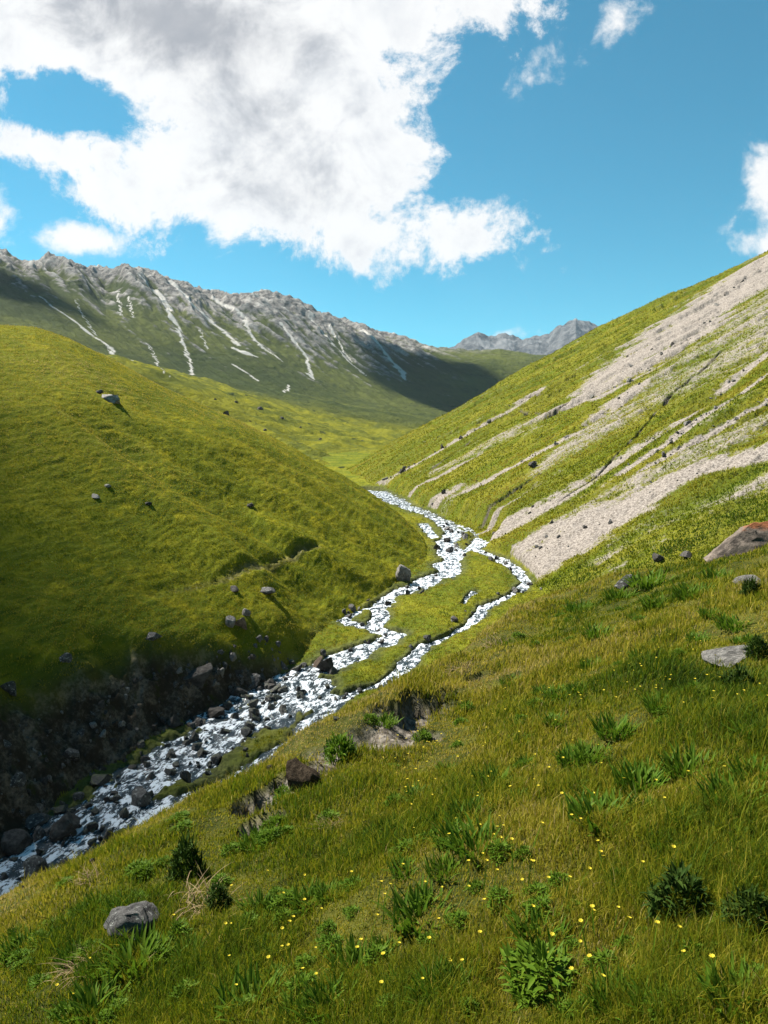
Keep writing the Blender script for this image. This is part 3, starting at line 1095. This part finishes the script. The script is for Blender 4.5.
ROCKS = [rock_mesh('rock', k, cuts=9 + k % 5) for k in range(9)]
SLABS = [rock_mesh('slab', 50 + k, cuts=6, rough=0.05) for k in range(3)]
_mesh_cache = {}


def rock(px, py, wpx_, hpx_, mat, label, name='boulder', cat='rock', group=None, me=None, rz=None, tilt=(0, 0), depth=0.9, sink=0.25, fn=None):
    """px, py: bottom centre of what shows; wpx_, hpx_: its size in the photograph"""
    x, y, z = place_pt(px, py) if fn is None else hit(px, py, fn, _fY)
    sc_ = y / FOC
    me = me or random.choice(ROCKS)
    key = (me.name, mat)
    if key not in _mesh_cache:
        mm = me.copy()
        mm.materials.clear()
        mm.materials.append(MAT[mat])
        _mesh_cache[key] = mm
    o = bpy.data.objects.new(name, _mesh_cache[key])
    COL.objects.link(o)
    hw = wpx_ * sc_ / 2
    hh = hpx_ * sc_ / 2 / (1 - sink)
    o.scale = (hw, hw * depth, hh)
    o.location = (x, y + hw * depth * 0.6, z + hh * (1 - 2 * sink) + 0.0)
    o.rotation_euler = (math.radians(tilt[0]), math.radians(tilt[1]), random.uniform(-0.35, 0.35) if rz is None else rz)
    return tag(o, label, cat, group)


# large, single rocks
BIG = [(706, 556), (718, 546), (730, 538), (739, 528), (747, 521), (754, 514), (760, 510), (776, 507), (798, 517), (812, 534), (800, 548),
       (776, 538), (758, 535), (746, 539), (736, 545), (722, 553)]
bx, by, bz = place_pt(735, 556)
bs_ = by / FOC
bm = bmesh.new()
for (qx, qz, qy) in [(706, 556, 0.25), (708, 560, 0.0), (722, 545, 0.15), (738, 529, 0.2), (735, 560, -0.15), (754, 513, 0.25), (760, 509, 0.3), (776, 507, 0.35), (800, 516, 0.5), (815, 536, 0.4),
                     (812, 560, 0.0), (770, 545, -0.22), (765, 562, -0.2), (795, 535, -0.1), (758, 527, 0.02), (730, 550, 0.8), (760, 520, 0.95), (800, 530, 1.0), (720, 562, 0.7), (810, 562, 1.0)]:
    bm.verts.new(((qx - 735) * bs_, qy, (556 - qz) * bs_))
hull = bmesh.ops.convex_hull(bm, input=bm.verts)
bmesh.ops.delete(bm, geom=[v for v in bm.verts if not v.link_faces], context='VERTS')
bmesh.ops.subdivide_edges(bm, edges=bm.edges, cuts=6, use_grid_fill=True)
bmesh.ops.triangulate(bm, faces=bm.faces)
bmesh.ops.recalc_face_normals(bm, faces=bm.faces)
bm.normal_update()
co = np.array([v.co[:] for v in bm.verts])
dn = ridged(co[:, 0] * 2.0 + co[:, 1] * 1.3, co[:, 2] * 3.0 + 1.7 * co[:, 1], 5) - 1.0
for v, a_ in zip(list(bm.verts), dn):
    v.co += v.normal * 0.035 * a_
me = bpy.data.meshes.new('boulder')
bm.to_mesh(me)
bm.free()


def m_big(t, bs):
    p = t.n('ShaderNodeTexCoord').outputs['Object']
    c = t.mix(t.ramp(t.noise(3.0, p, 7, 0.75), 0.38, 0.62), (0.055, 0.044, 0.036), (0.19, 0.15, 0.12))
    sx = t.n('ShaderNodeSeparateXYZ')
    link(t, p, sx.inputs[0])
    hgt = t.math('ADD', sx.outputs[2], t.math('MULTIPLY', t.math('SUBTRACT', t.noise(4.0, p, 5, 0.7), 0.5), 0.5))
    c = t.mix(t.ramp(hgt, 36 * bs_, 44 * bs_), c, (0.24, 0.09, 0.04))
    link(t, c, bs.inputs['Base Color'])
    bump(t, bs, t.noise(7, p, 7, 0.75), 0.8, 0.06)


me.set_sharp_from_angle(angle=math.radians(30))
me.materials.append(material('orange_topped_rock', m_big, spec=0.15))
big_r = bpy.data.objects.new('boulder', me)
COL.objects.link(big_r)
big_r.location = (bx, by, bz - 0.08)
big_r.scale = (0.95, 0.9, 0.78)
tag(big_r, 'large slanting grey rock with an orange top at the right end of the meadow', 'rock')
rock(737, 661, 56, 13, 'r_pale', 'flat pale rock lying in the meadow grass beside a dark shrub', me=SLABS[1], tilt=(8, -10), depth=0.8)
rock(750, 586, 26, 8, 'r_pale', 'thin pale stone in the grass below the orange topped rock', me=SLABS[2], tilt=(0, -8))
rock(629, 590, 26, 11, 'r_grey', 'low grey stone half sunk among bright green leaves on the meadow', tilt=(0, -10))
rock(659, 563, 11, 9, 'r_dark', 'small dark stone on the far rim of the meadow, below the shaded slope')
rock(690, 559, 16, 6, 'r_dark', 'low dark stone on the meadow rim left of the orange topped rock')
rock(128, 956, 66, 30, 'r_grey', 'lichen spotted grey boulder in the grass at the lower left', me=ROCKS[3], tilt=(0, -14), depth=0.8)
rock(404, 583, 17, 17, 'r_pale', 'large boulder with a pale top beside the far stream', me=ROCKS[1], depth=0.9, sink=0.15)
rock(326, 672, 20, 16, 'r_dark', 'dark boulder standing where the stream narrows to a fall')
rock(317, 668, 7, 15, 'r_brown', 'tan stone slab leaning on the dark boulder at the fall', me=SLABS[2], tilt=(0, 28))
rock(240, 632, 14, 12, 'r_brown', 'square brown block on the upper bank', me=ROCKS[6], sink=0.15)
rock(229, 628, 13, 10, 'r_pale', 'slanted grey slab next to the square brown block', me=SLABS[0], tilt=(0, 35))
rock(246, 618, 9, 8, 'r_pale', 'pale stone just above the square brown block')
rock(194, 692, 28, 24, 'r_dark', 'big dark rock sticking out of the eroded bank', me=ROCKS[4], tilt=(0, 20))
rock(199, 674, 14, 6, 'r_grey', 'long grey stone lying on top of the dark rock in the bank', me=SLABS[1], tilt=(0, 25))
rock(63, 664, 14, 8, 'r_grey', 'grey stone on the grassy lip above the eroded bank')
rock(7, 694, 18, 13, 'r_grey', 'grey boulder at the left edge on top of the eroded bank')
rock(232, 664, 10, 8, 'r_pale', 'pale pointed stone on the green part of the bank')
rock(265, 594, 20, 5, 'r_grey', 'flat grey stone on the grass shelf below the path', me=SLABS[0])
rock(232, 592, 14, 5, 'r_dark', 'flat dark stone on the grass shelf left of the grey one', me=SLABS[2])
rock(150, 645, 18, 7, 'r_grey', 'pale stones showing at the brow of the dark bank', me=SLABS[1])
rock(30, 880, 26, 22, 'r_grey', 'light grey boulder at the water edge in the lower left corner', me=ROCKS[2])
rock(12, 852, 30, 20, 'r_dark', 'slanting dark slab above the boulder in the lower left corner', me=SLABS[0], tilt=(0, 25))
rock(34, 826, 26, 12, 'r_grey', 'flat topped grey rock on the left bank near the water', me=SLABS[1])
rock(58, 838, 36, 22, 'r_dark', 'long dark boulder leaning over the near water on the left bank', me=ROCKS[7], tilt=(0, -15))
rock(140, 806, 22, 17, 'r_grey', 'round grey boulder in the middle of the near white water', me=ROCKS[5])
rock(64, 868, 16, 10, 'r_dark', 'dark stone at the left rim of the near white water')
rock(14, 790, 18, 12, 'r_grey', 'grey rock in the dark bank at the left edge', me=ROCKS[0])
rock(70, 756, 18, 12, 'r_grey', 'pale flecked rock half way down the dark bank')
rock(108, 401, 23, 7, 'r_pale', 'pale rock outcrop high on the left hill', me=ROCKS[3], tilt=(0, 12), sink=0.42)
rock(98, 393, 9, 4, 'r_dark', 'small dark stone above the pale outcrop on the left hill')
rock(93, 494, 13, 3, 'r_pale', 'thin pale slab lying on the shaded face of the left hill', me=SLABS[2], tilt=(0, 15))
rock(107, 487, 7, 3, 'r_pale', 'small pale stone above the thin slab on the left hill')
rock(249, 505, 9, 4, 'r_dark', 'dark rock on the left hill above the end of the path')
rock(147, 504, 9, 3, 'r_dark', 'low dark stone on the left hill right of the pale slab')
rock(533, 468, 9, 7, 'r_dark', 'dark rock between two pale scree runs of the right slope')
rock(275, 692, 12, 9, 'r_wet', 'wet dark rock at the upper end of the wide cascade')
clod = rock(305, 786, 46, 28, 'soil', 'overhanging clod of dark earth under grass at the edge above the stream', name='earth_clod', cat='earth', me=ROCKS[8], tilt=(0, 20), depth=0.7)


for px, py, w_ in [(182, 418, 5), (200, 409, 4), (226, 415, 7), (260, 410, 6), (221, 428, 4), (236, 403, 4), (265, 431, 4), (282, 419, 4), (320, 440, 4), (215, 400, 3), (300, 428, 3), (250, 422, 3)]:
    rock(px, py, w_, w_ * 0.6, 'r_dark', 'dark boulder on the sunlit grass slope behind the left hill', name='boulder', group='boulders on the far sunlit slope', fn=far_land)


# many stones, countable but alike
def many(n, sampler, sizes, mats, label, group, name, asp=(0.5, 0.9)):
    k = 0
    tries = 0
    while k < n and tries < n * 30:
        tries += 1
        px, py = sampler()
        if hit(px, py)[1] > 280:
            continue
        w_ = min(sizes[1], sizes[0] * random.paretovariate(1.7))
        rock(px, py, w_, w_ * random.uniform(*asp), random.choice(mats), label, name=name, group=group, rz=random.uniform(0, 6.28),
             tilt=(random.uniform(-15, 15), random.uniform(-15, 15)), sink=0.4)
        k += 1


def along(poly, spread):
    def f():
        i = random.randrange(len(poly) - 1)
        tt = random.random()
        return (poly[i][0] + (poly[i + 1][0] - poly[i][0]) * tt + random.gauss(0, spread[0]),
                poly[i][1] + (poly[i + 1][1] - poly[i][1]) * tt + random.gauss(0, spread[1]))
    return f


low_stream = [(10, 885), (70, 838), (110, 808), (160, 775), (200, 745), (240, 725), (280, 700), (320, 684)]
many(150, along(low_stream, (18, 14)), (4, 12), ['r_wet'], 'dark wet stone breaking the white water of the near cascade', 'stones in the near cascade', 'stream_stone')
arm = [(214, 790), (266, 763), (315, 723), (340, 698), (384, 685), (425, 645), (486, 606), (513, 594), (528, 582), (500, 557), (480, 550), (467, 527)]
many(40, along(arm, (7, 4)), (3, 8), ['r_wet', 'r_dark', 'r_grey'], 'small stone in or beside the right hand arm of the stream', 'stones along the right arm of the stream', 'stream_stone')
mid = [(290, 677), (340, 657), (390, 636), (345, 616), (387, 599), (430, 579), (452, 556), (446, 540), (456, 532), (436, 518)]
many(45, along(mid, (8, 4)), (3, 8), ['r_wet', 'r_dark', 'r_grey'], 'small stone in or beside the far winding channel of the stream', 'stones along the far channel', 'stream_stone')


water_edge = [(5, 862), (40, 836), (75, 806), (110, 785), (150, 755), (195, 722), (240, 698), (270, 682)]
many(38, along(water_edge, (6, 4)), (7, 20), ['r_dark', 'r_dark', 'r_grey', 'r_wet'], 'large dark stone at the foot of the eroded bank beside the water', 'large stones along the water under the bank', 'bank_stone', asp=(0.4, 0.7))


def bank_pt():
    px = random.uniform(0, 290)
    top = np.interp(px, [0, 100, 170, 260, 300], [728, 694, 672, 640, 650])
    bot = np.interp(px, [0, 100, 200, 290], [865, 780, 712, 680])
    return px, random.uniform(top, bot)


many(230, bank_pt, (2.2, 8), ['r_dark', 'r_grey', 'r_grey', 'r_pale'], 'loose stone lying on the dark eroded bank', 'loose stones on the eroded bank', 'bank_stone')


def scree_pt():
    pts, w_, _b = random.choice(SCREE[:8])
    i = random.randrange(len(pts) - 1)
    a, b = pts[i], pts[i + 1]
    tt = random.random()
    x_ = a[0] + (b[0] - a[0]) * tt
    y_ = a[1] + (b[1] - a[1]) * tt + random.gauss(0, 0.8) * w_[i]
    z_ = right_base(x_, np.float64(y_))
    # back to a pixel for the common placing routine
    fy = y_ * CP - z_ * SP
    return CX + FOC * x_ / fy, CY - FOC * (z_ * CP + y_ * SP) / fy


many(230, scree_pt, (1.4, 5), ['r_pale', 'r_grey', 'r_dark'], 'loose block of rock on the scree of the right slope', 'blocks on the scree', 'scree_block')


# ------------------------------------------------------------------ plants
def m_leaf(c1, c2, trans=0.35):
    def f(t, bs):
        oi = t.n('ShaderNodeObjectInfo').outputs['Random']
        p = t.n('ShaderNodeTexCoord').outputs['Object']
        c = t.mix(t.ramp(t.noise(9, p, 3), 0.35, 0.65), c1, c2)
        c = t.mix(t.math('MULTIPLY', oi, 0.4), c, c2)
        link(t, c, bs.inputs['Base Color'])
        tr = t.n('ShaderNodeBsdfTranslucent')
        link(t, c, tr.inputs[0])
        mx = t.n('ShaderNodeMixShader')
        mx.inputs[0].default_value = trans
        link(t, bs.outputs[0], mx.inputs[1])
        link(t, tr.outputs[0], mx.inputs[2])
        out = [n for n in t.t.nodes if n.type == 'OUTPUT_MATERIAL'][0]
        link(t, mx.outputs[0], out.inputs[0])
    return f


MAT['leaf'] = material('bright_leaf', m_leaf((0.045, 0.105, 0.006), (0.095, 0.15, 0.010)), rough=0.6, spec=0.08)
MAT['leaf_dark'] = material('dark_leaf', m_leaf((0.018, 0.040, 0.006), (0.035, 0.058, 0.008), 0.2), rough=0.7, spec=0.05)
MAT['straw'] = material('dry_straw', m_leaf((0.27, 0.20, 0.10), (0.16, 0.11, 0.06), 0.2), rough=0.8, spec=0.1)
MAT['petal'] = material('yellow_petal', m_leaf((0.60, 0.49, 0.04), (0.52, 0.40, 0.03), 0.3), rough=0.7, spec=0.1)


def strap_leaf(V, F, base, az, L, W, elev, curl, seg=5):
    """one arching leaf: a pointed strip, folded along its midrib"""
    d = np.array([math.cos(az), math.sin(az), 0])
    s = np.array([-math.sin(az), math.cos(az), 0])
    p = np.array(base, float)
    a = elev
    b0 = len(V)
    for k in range(seg + 1):
        tt = k / seg
        ww = W * math.sin(math.pi * (0.12 + 0.88 * tt) ** 0.8) * 0.5 + 0.0005
        up = -math.sin(a) * d + math.cos(a) * np.array([0, 0, 1])
        V += [tuple(p - s * ww + up * ww * 0.35), tuple(p), tuple(p + s * ww + up * ww * 0.35)]
        p = p + (math.cos(a) * d + math.sin(a) * np.array([0, 0, 1])) * L / seg
        a -= curl / seg
    for k in range(seg):
        i = b0 + 3 * k
        F += [(i, i + 1, i + 4, i + 3), (i + 1, i + 2, i + 5, i + 4)]


def poly_mesh(name, V, F, mat):
    me = bpy.data.meshes.new(name)
    me.from_pydata(V, [], F)
    for p in me.polygons:
        p.use_smooth = True
    me.materials.append(mat)
    return me


def leafy_mesh(seed, n=46, mat='leaf'):
    r = random.Random(seed)
    V, F = [], []
    for k in range(n):
        rr = 0.42 * math.sqrt(r.random())
        a0 = r.uniform(0, 6.28)
        strap_leaf(V, F, (rr * math.cos(a0), rr * math.sin(a0), -0.04), a0 + r.gauss(0, 0.7), r.uniform(0.24, 0.55), r.uniform(0.035, 0.065), r.uniform(0.8, 1.5), r.uniform(0.1, 0.9))
    return poly_mesh('leafy_plant', V, F, MAT[mat])


def bush_mesh(seed, n=520, mat='leaf_dark', flat=0.75):
    r = random.Random(seed)
    V, F = [], []
    for k in range(n):
        a0 = r.uniform(0, 6.28)
        cz = r.uniform(-0.1, 1)
        rr = math.sqrt(max(0, 1 - cz * cz)) * r.uniform(0.55, 1.0) ** 0.6
        lump = 0.36 * (1 + 0.25 * math.sin(3 * a0 + seed) + 0.2 * math.sin(5 * cz + 2 * a0))
        base = (rr * lump * math.cos(a0), rr * lump * math.sin(a0), max(0, cz) * flat * 0.62 * r.uniform(0.5, 1))
        strap_leaf(V, F, base, a0 + r.gauss(0, 0.8), r.uniform(0.09, 0.2), r.uniform(0.03, 0.06), r.uniform(0.0, 1.4), r.uniform(0, 1), seg=3)
    return poly_mesh('bush', V, F, MAT[mat])


LEAFY = [leafy_mesh(k, 110 + 14 * k) for k in range(5)]
BUSHES = [bush_mesh(k) for k in range(3)]
HERBS = [bush_mesh(10 + k, 420, 'leaf', 0.6) for k in range(3)]


def plant(px, py, wp, me, label, name, cat, group=None, tall=1.0):
    x, y, z = place_pt(px, py)
    o = bpy.data.objects.new(name, me)
    COL.objects.link(o)
    sc_ = 0.98 * wp * y / FOC
    o.location = (x, y, z)
    o.rotation_euler = (0, 0, random.uniform(0, 6.28))
    o.scale = (sc_, sc_, sc_ * tall * (1.45 if cat == 'bush' else 1.0))
    return tag(o, label, cat, group)


plant(186, 885, 46, BUSHES[0], 'round dark bush on the lower left slope above the stream', 'bush', 'bush', tall=1.35)
plant(340, 757, 44, HERBS[0], 'round green bush on the edge above the stream, beside the earth clod', 'bush', 'bush', tall=1.2)
plant(276, 820, 40, HERBS[1], 'spreading green bush below the bare soil of the edge', 'bush', 'bush')
plant(738, 683, 38, BUSHES[1], 'dark bush right of the middle of the meadow, below the flat pale rock', 'bush', 'bush')
plant(757, 655, 30, BUSHES[2], 'dark bush at the right edge behind the flat pale rock', 'bush', 'bush')
plant(750, 603, 26, BUSHES[0], 'small dark bush at the right edge below the thin pale stone', 'bush', 'bush')
plant(678, 908, 80, BUSHES[1], 'wide dark leafy bush in the lower right of the meadow', 'bush', 'bush', tall=0.9)
plant(752, 925, 60, BUSHES[2], 'dark leafy bush at the lower right edge', 'bush', 'bush', tall=1.1)
plant(545, 975, 105, HERBS[2], 'wide small-leaved herb near the bottom of the meadow', 'herb', 'plant', tall=0.9)
plant(218, 915, 30, BUSHES[2], 'small dark bush beside the tangle of dry stalks', 'bush', 'bush', tall=1.2)
LG = 'broad leaved plants in the meadow'
LL = 'clump of upright bright green leaves growing in the meadow grass'
for k, (px, py, wp) in enumerate([(480, 868, 74), (420, 920, 72), (493, 797, 48), (592, 762, 42), (600, 835, 74), (540, 935, 66), (733, 812, 66), (613, 742, 52), (575, 765, 40),
                                  (691, 603, 44), (649, 587, 50), (717, 582, 40), (600, 642, 40), (446, 770, 26), (262, 915, 52), (250, 1008, 76), (140, 975, 84),
                                  (94, 1018, 80), (354, 962, 64), (14, 935, 22), (52, 948, 34), (470, 835, 60), (455, 858, 50), (690, 770, 60), (640, 790, 56), (660, 610, 40),
                                  (735, 628, 40), (700, 640, 34), (580, 610, 34), (620, 600, 36), (760, 770, 60), (520, 810, 40), (330, 1010, 70), (620, 1000, 80), (740, 1010, 90),
                                  (440, 1000, 70), (190, 960, 50), (560, 700, 34), (520, 742, 34), (660, 720, 40), (755, 735, 50), (400, 850, 44), (310, 905, 46)]):
    plant(px, py, wp * random.uniform(0.85, 1.1), LEAFY[k % 5], LL, 'leafy_plant', 'plant', LG, tall=random.uniform(0.75, 1.05))

def n_lim(px):
    return np.interp(px, [p[0] for p in N_SIL], [p[1] for p in N_SIL])


k = 0
while k < 130:
    px, py = random.uniform(0, 768), random.uniform(550, 1020)
    if py < n_lim(px) + 14:
        continue
    plant(px, py, random.uniform(14, 26) * (0.6 + 1.3 * (py - 550) / 470), HERBS[k % 3], 'small low leafy herb half hidden in the meadow grass', 'herb', 'plant', 'small herbs in the meadow', tall=random.uniform(0.7, 1.2))
    k += 1
k = 0
while k < 60:
    px, py = random.uniform(0, 768), random.uniform(560, 1020)
    if py < n_lim(px) + 14:
        continue
    plant(px, py, random.uniform(16, 34) * (0.6 + 1.1 * (py - 550) / 470), LEAFY[k % 5], 'small tuft of narrow green leaves in the meadow grass', 'leafy_plant', 'plant', 'small leafy tufts in the meadow', tall=random.uniform(0.8, 1.2))
    k += 1

# dry stalks lying in a tangle
V, F = [], []
r = random.Random(5)
for k in range(70):
    a0 = r.choice([0.4, 2.2, 2.5, 3.3, 5.5]) + r.gauss(0, 0.5)
    strap_leaf(V, F, (r.gauss(0, 0.22), r.gauss(0, 0.2), 0.0), a0, r.uniform(0.2, 0.7), 0.011, r.uniform(0.1, 1.0), r.uniform(0.2, 1.6), seg=6)
st = poly_mesh('dry_stalks', V, F, MAT['straw'])
plant(206, 910, 70, st, 'tangle of dry pale stalks on the slope below the round dark bush', 'dry_stalks', 'dry plant')
for px, py, wp, lb in [(92, 888, 40, 'strip of dry brown stalks on the slope above the lichen spotted boulder'), (85, 985, 55, 'dry pale stalks in front of the lichen spotted boulder'),
                       (497, 648, 40, 'tuft of dry straw at the edge above the right arm of the stream'), (330, 835, 34, 'thin dry stalks on the slope below the bare soil'),
                       (465, 668, 34, 'dry straw tuft on the edge left of the meadow')]:
    plant(px, py, wp, st, lb, 'dry_stalks', 'dry plant')

# ------------------------------------------------------------------ yellow flowers


def flower_mesh(seed):
    r = random.Random(seed)
    V, F, M = [], [], []
    b = []
    strap_leaf(V, b, (0, 0, -0.02), r.uniform(0, 6), 0.17, 0.006, 1.5, 0.3, seg=4)
    top = np.mean([V[-1], V[-2], V[-3]], 0)
    F += b
    M += [0] * len(b)
    for k in range(7):
        b = []
        strap_leaf(V, b, tuple(top), k * 6.283 / 7 + r.gauss(0, 0.1), 0.0115, 0.010, 0.7, 0.5, seg=3)
        F += b
        M += [1] * len(b)
    me = bpy.data.meshes.new('yellow_flower')
    me.from_pydata(V, [], F)
    me.materials.append(MAT['leaf'])
    me.materials.append(MAT['petal'])
    me.polygons.foreach_set('material_index', M)
    return me


FL = [flower_mesh(k) for k in range(4)]
fpts = [(83, 983), (78, 1008), (62, 1005), (228, 937), (222, 942), (275, 935), (291, 935), (320, 918), (384, 908), (415, 843), (371, 926), (512, 878), (700, 975), (571, 988), (596, 1005), (724, 1003),
        (480, 878), (462, 908), (500, 848), (531, 862), (436, 966), (391, 964), (477, 957), (661, 818), (690, 800), (546, 790), (620, 795), (390, 1010), (230, 1012), (302, 990)]
while len(fpts) < 250:
    c = random.choice([(620, 670, 60, 25), (600, 650, 90, 25), (460, 740, 50, 30), (700, 690, 50, 25), (560, 720, 70, 30), (480, 900, 90, 50), (600, 850, 120, 80), (300, 960, 120, 40), (680, 590, 60, 12), (420, 780, 40, 30)])
    px, py = random.gauss(c[0], c[2]), random.gauss(c[1], c[3])
    lim = np.interp(px, [p[0] for p in N_SIL], [p[1] for p in N_SIL]) + 8
    if 2 < px < 766 and lim < py < 1018:
        fpts.append((px, py))
for k, (px, py) in enumerate(fpts):
    x, y, z = place_pt(px, py + 8)
    o = bpy.data.objects.new('yellow_flower', FL[k % 4])
    COL.objects.link(o)
    o.location = (x, y, z)
    o.rotation_euler = (random.gauss(0, .15), random.gauss(0, .15), random.uniform(0, 6.28))
    s_ = random.uniform(0.75, 1.15) * max(1.0, y / 12.0)
    o.scale = (s_, s_, min(s_, 1.3))
    tag(o, 'small yellow flower open among the meadow grass', 'flower', 'yellow meadow flowers')


# ------------------------------------------------------------------ unseen clouds added beyond the frame to shade the left hill and far ridge
def m_shade_cloud(t, bs):
    bs.inputs['Base Color'].default_value = (0.85, 0.86, 0.88, 1)


MAT['shade_cloud'] = material('shade_cloud', m_shade_cloud, rough=1.0, spec=0.0)


def shade_cloud(spot, t_, size, seed):
    bm = bmesh.new()
    bmesh.ops.create_icosphere(bm, subdivisions=5, radius=1.0)
    co = np.array([v.co[:] for v in bm.verts])
    dn = fbm(co[:, 0] * 1.3 + seed + 0.7 * co[:, 2], co[:, 1] * 1.3 - 0.9 * co[:, 2], 5, 0.6)
    co = co * (1 + 0.38 * dn)[:, None]
    co[:, 2] = np.where(co[:, 2] < 0, co[:, 2] * 0.35, co[:, 2])
    for v, c in zip(bm.verts, co):
        v.co = c
    for f in bm.faces:
        f.smooth = True
    me = bpy.data.meshes.new('shade_cloud')
    bm.to_mesh(me)
    bm.free()
    me.materials.append(MAT['shade_cloud'])
    o = bpy.data.objects.new('shade_cloud', me)
    COL.objects.link(o)
    o.location = Vector(spot) + sd * t_
    o.scale = size
    o['kind'] = 'structure'


def fspot(px, py):
    return hit(px, py, far_land, _fY)


shade_cloud((-124, 27, 0), 3000, (100, 60, 30), 3)
shade_cloud(fspot(455, 392), 3600, (105, 150, 60), 1)
shade_cloud(fspot(-5, 282), 3700, (75, 60, 35), 5)
#cloud(fspot(10, 280), 3700, (150, 120, 70), 5)
#cloud(fspot(335, 393), 3500, (90, 60, 40), 9)

# thin mountain air
def m_haze():
    m = bpy.data.materials.new('air')
    m.use_nodes = True
    t = NT(m.node_tree)
    out = t.n('ShaderNodeOutputMaterial')
    v = t.n('ShaderNodeVolumePrincipled')
    v.inputs['Color'].default_value = (0.72, 0.86, 1.0, 1)
    v.inputs['Density'].default_value = 0.000035
    v.inputs['Anisotropy'].default_value = 0.2
    link(t, v.outputs[0], out.inputs['Volume'])
    return m


hv = np.array([(x_, y_, z_) for x_ in (-4000, 5200) for y_ in (-60, 5600) for z_ in (-75, 800)], float)
hf = np.array([(0, 1, 3, 2), (4, 6, 7, 5), (0, 4, 5, 1), (2, 3, 7, 6), (0, 2, 6, 4), (1, 5, 7, 3)])
hz = new_mesh_obj('haze', hv, hf, m_haze(), smooth=False)
hz['kind'] = 'stuff'
hz['label'] = 'thin blue mountain air between the near slopes and the far peaks'

# ------------------------------------------------------------------ render settings
scene.view_settings.view_transform = 'Standard'
scene.view_settings.look = 'None'
scene.view_settings.exposure = 1.48
scene.view_settings.gamma = 1.0
scene.render.engine = 'CYCLES'
scene.cycles.use_denoising = True
scene.cycles.max_bounces = 6
scene.cycles.transparent_max_bounces = 8
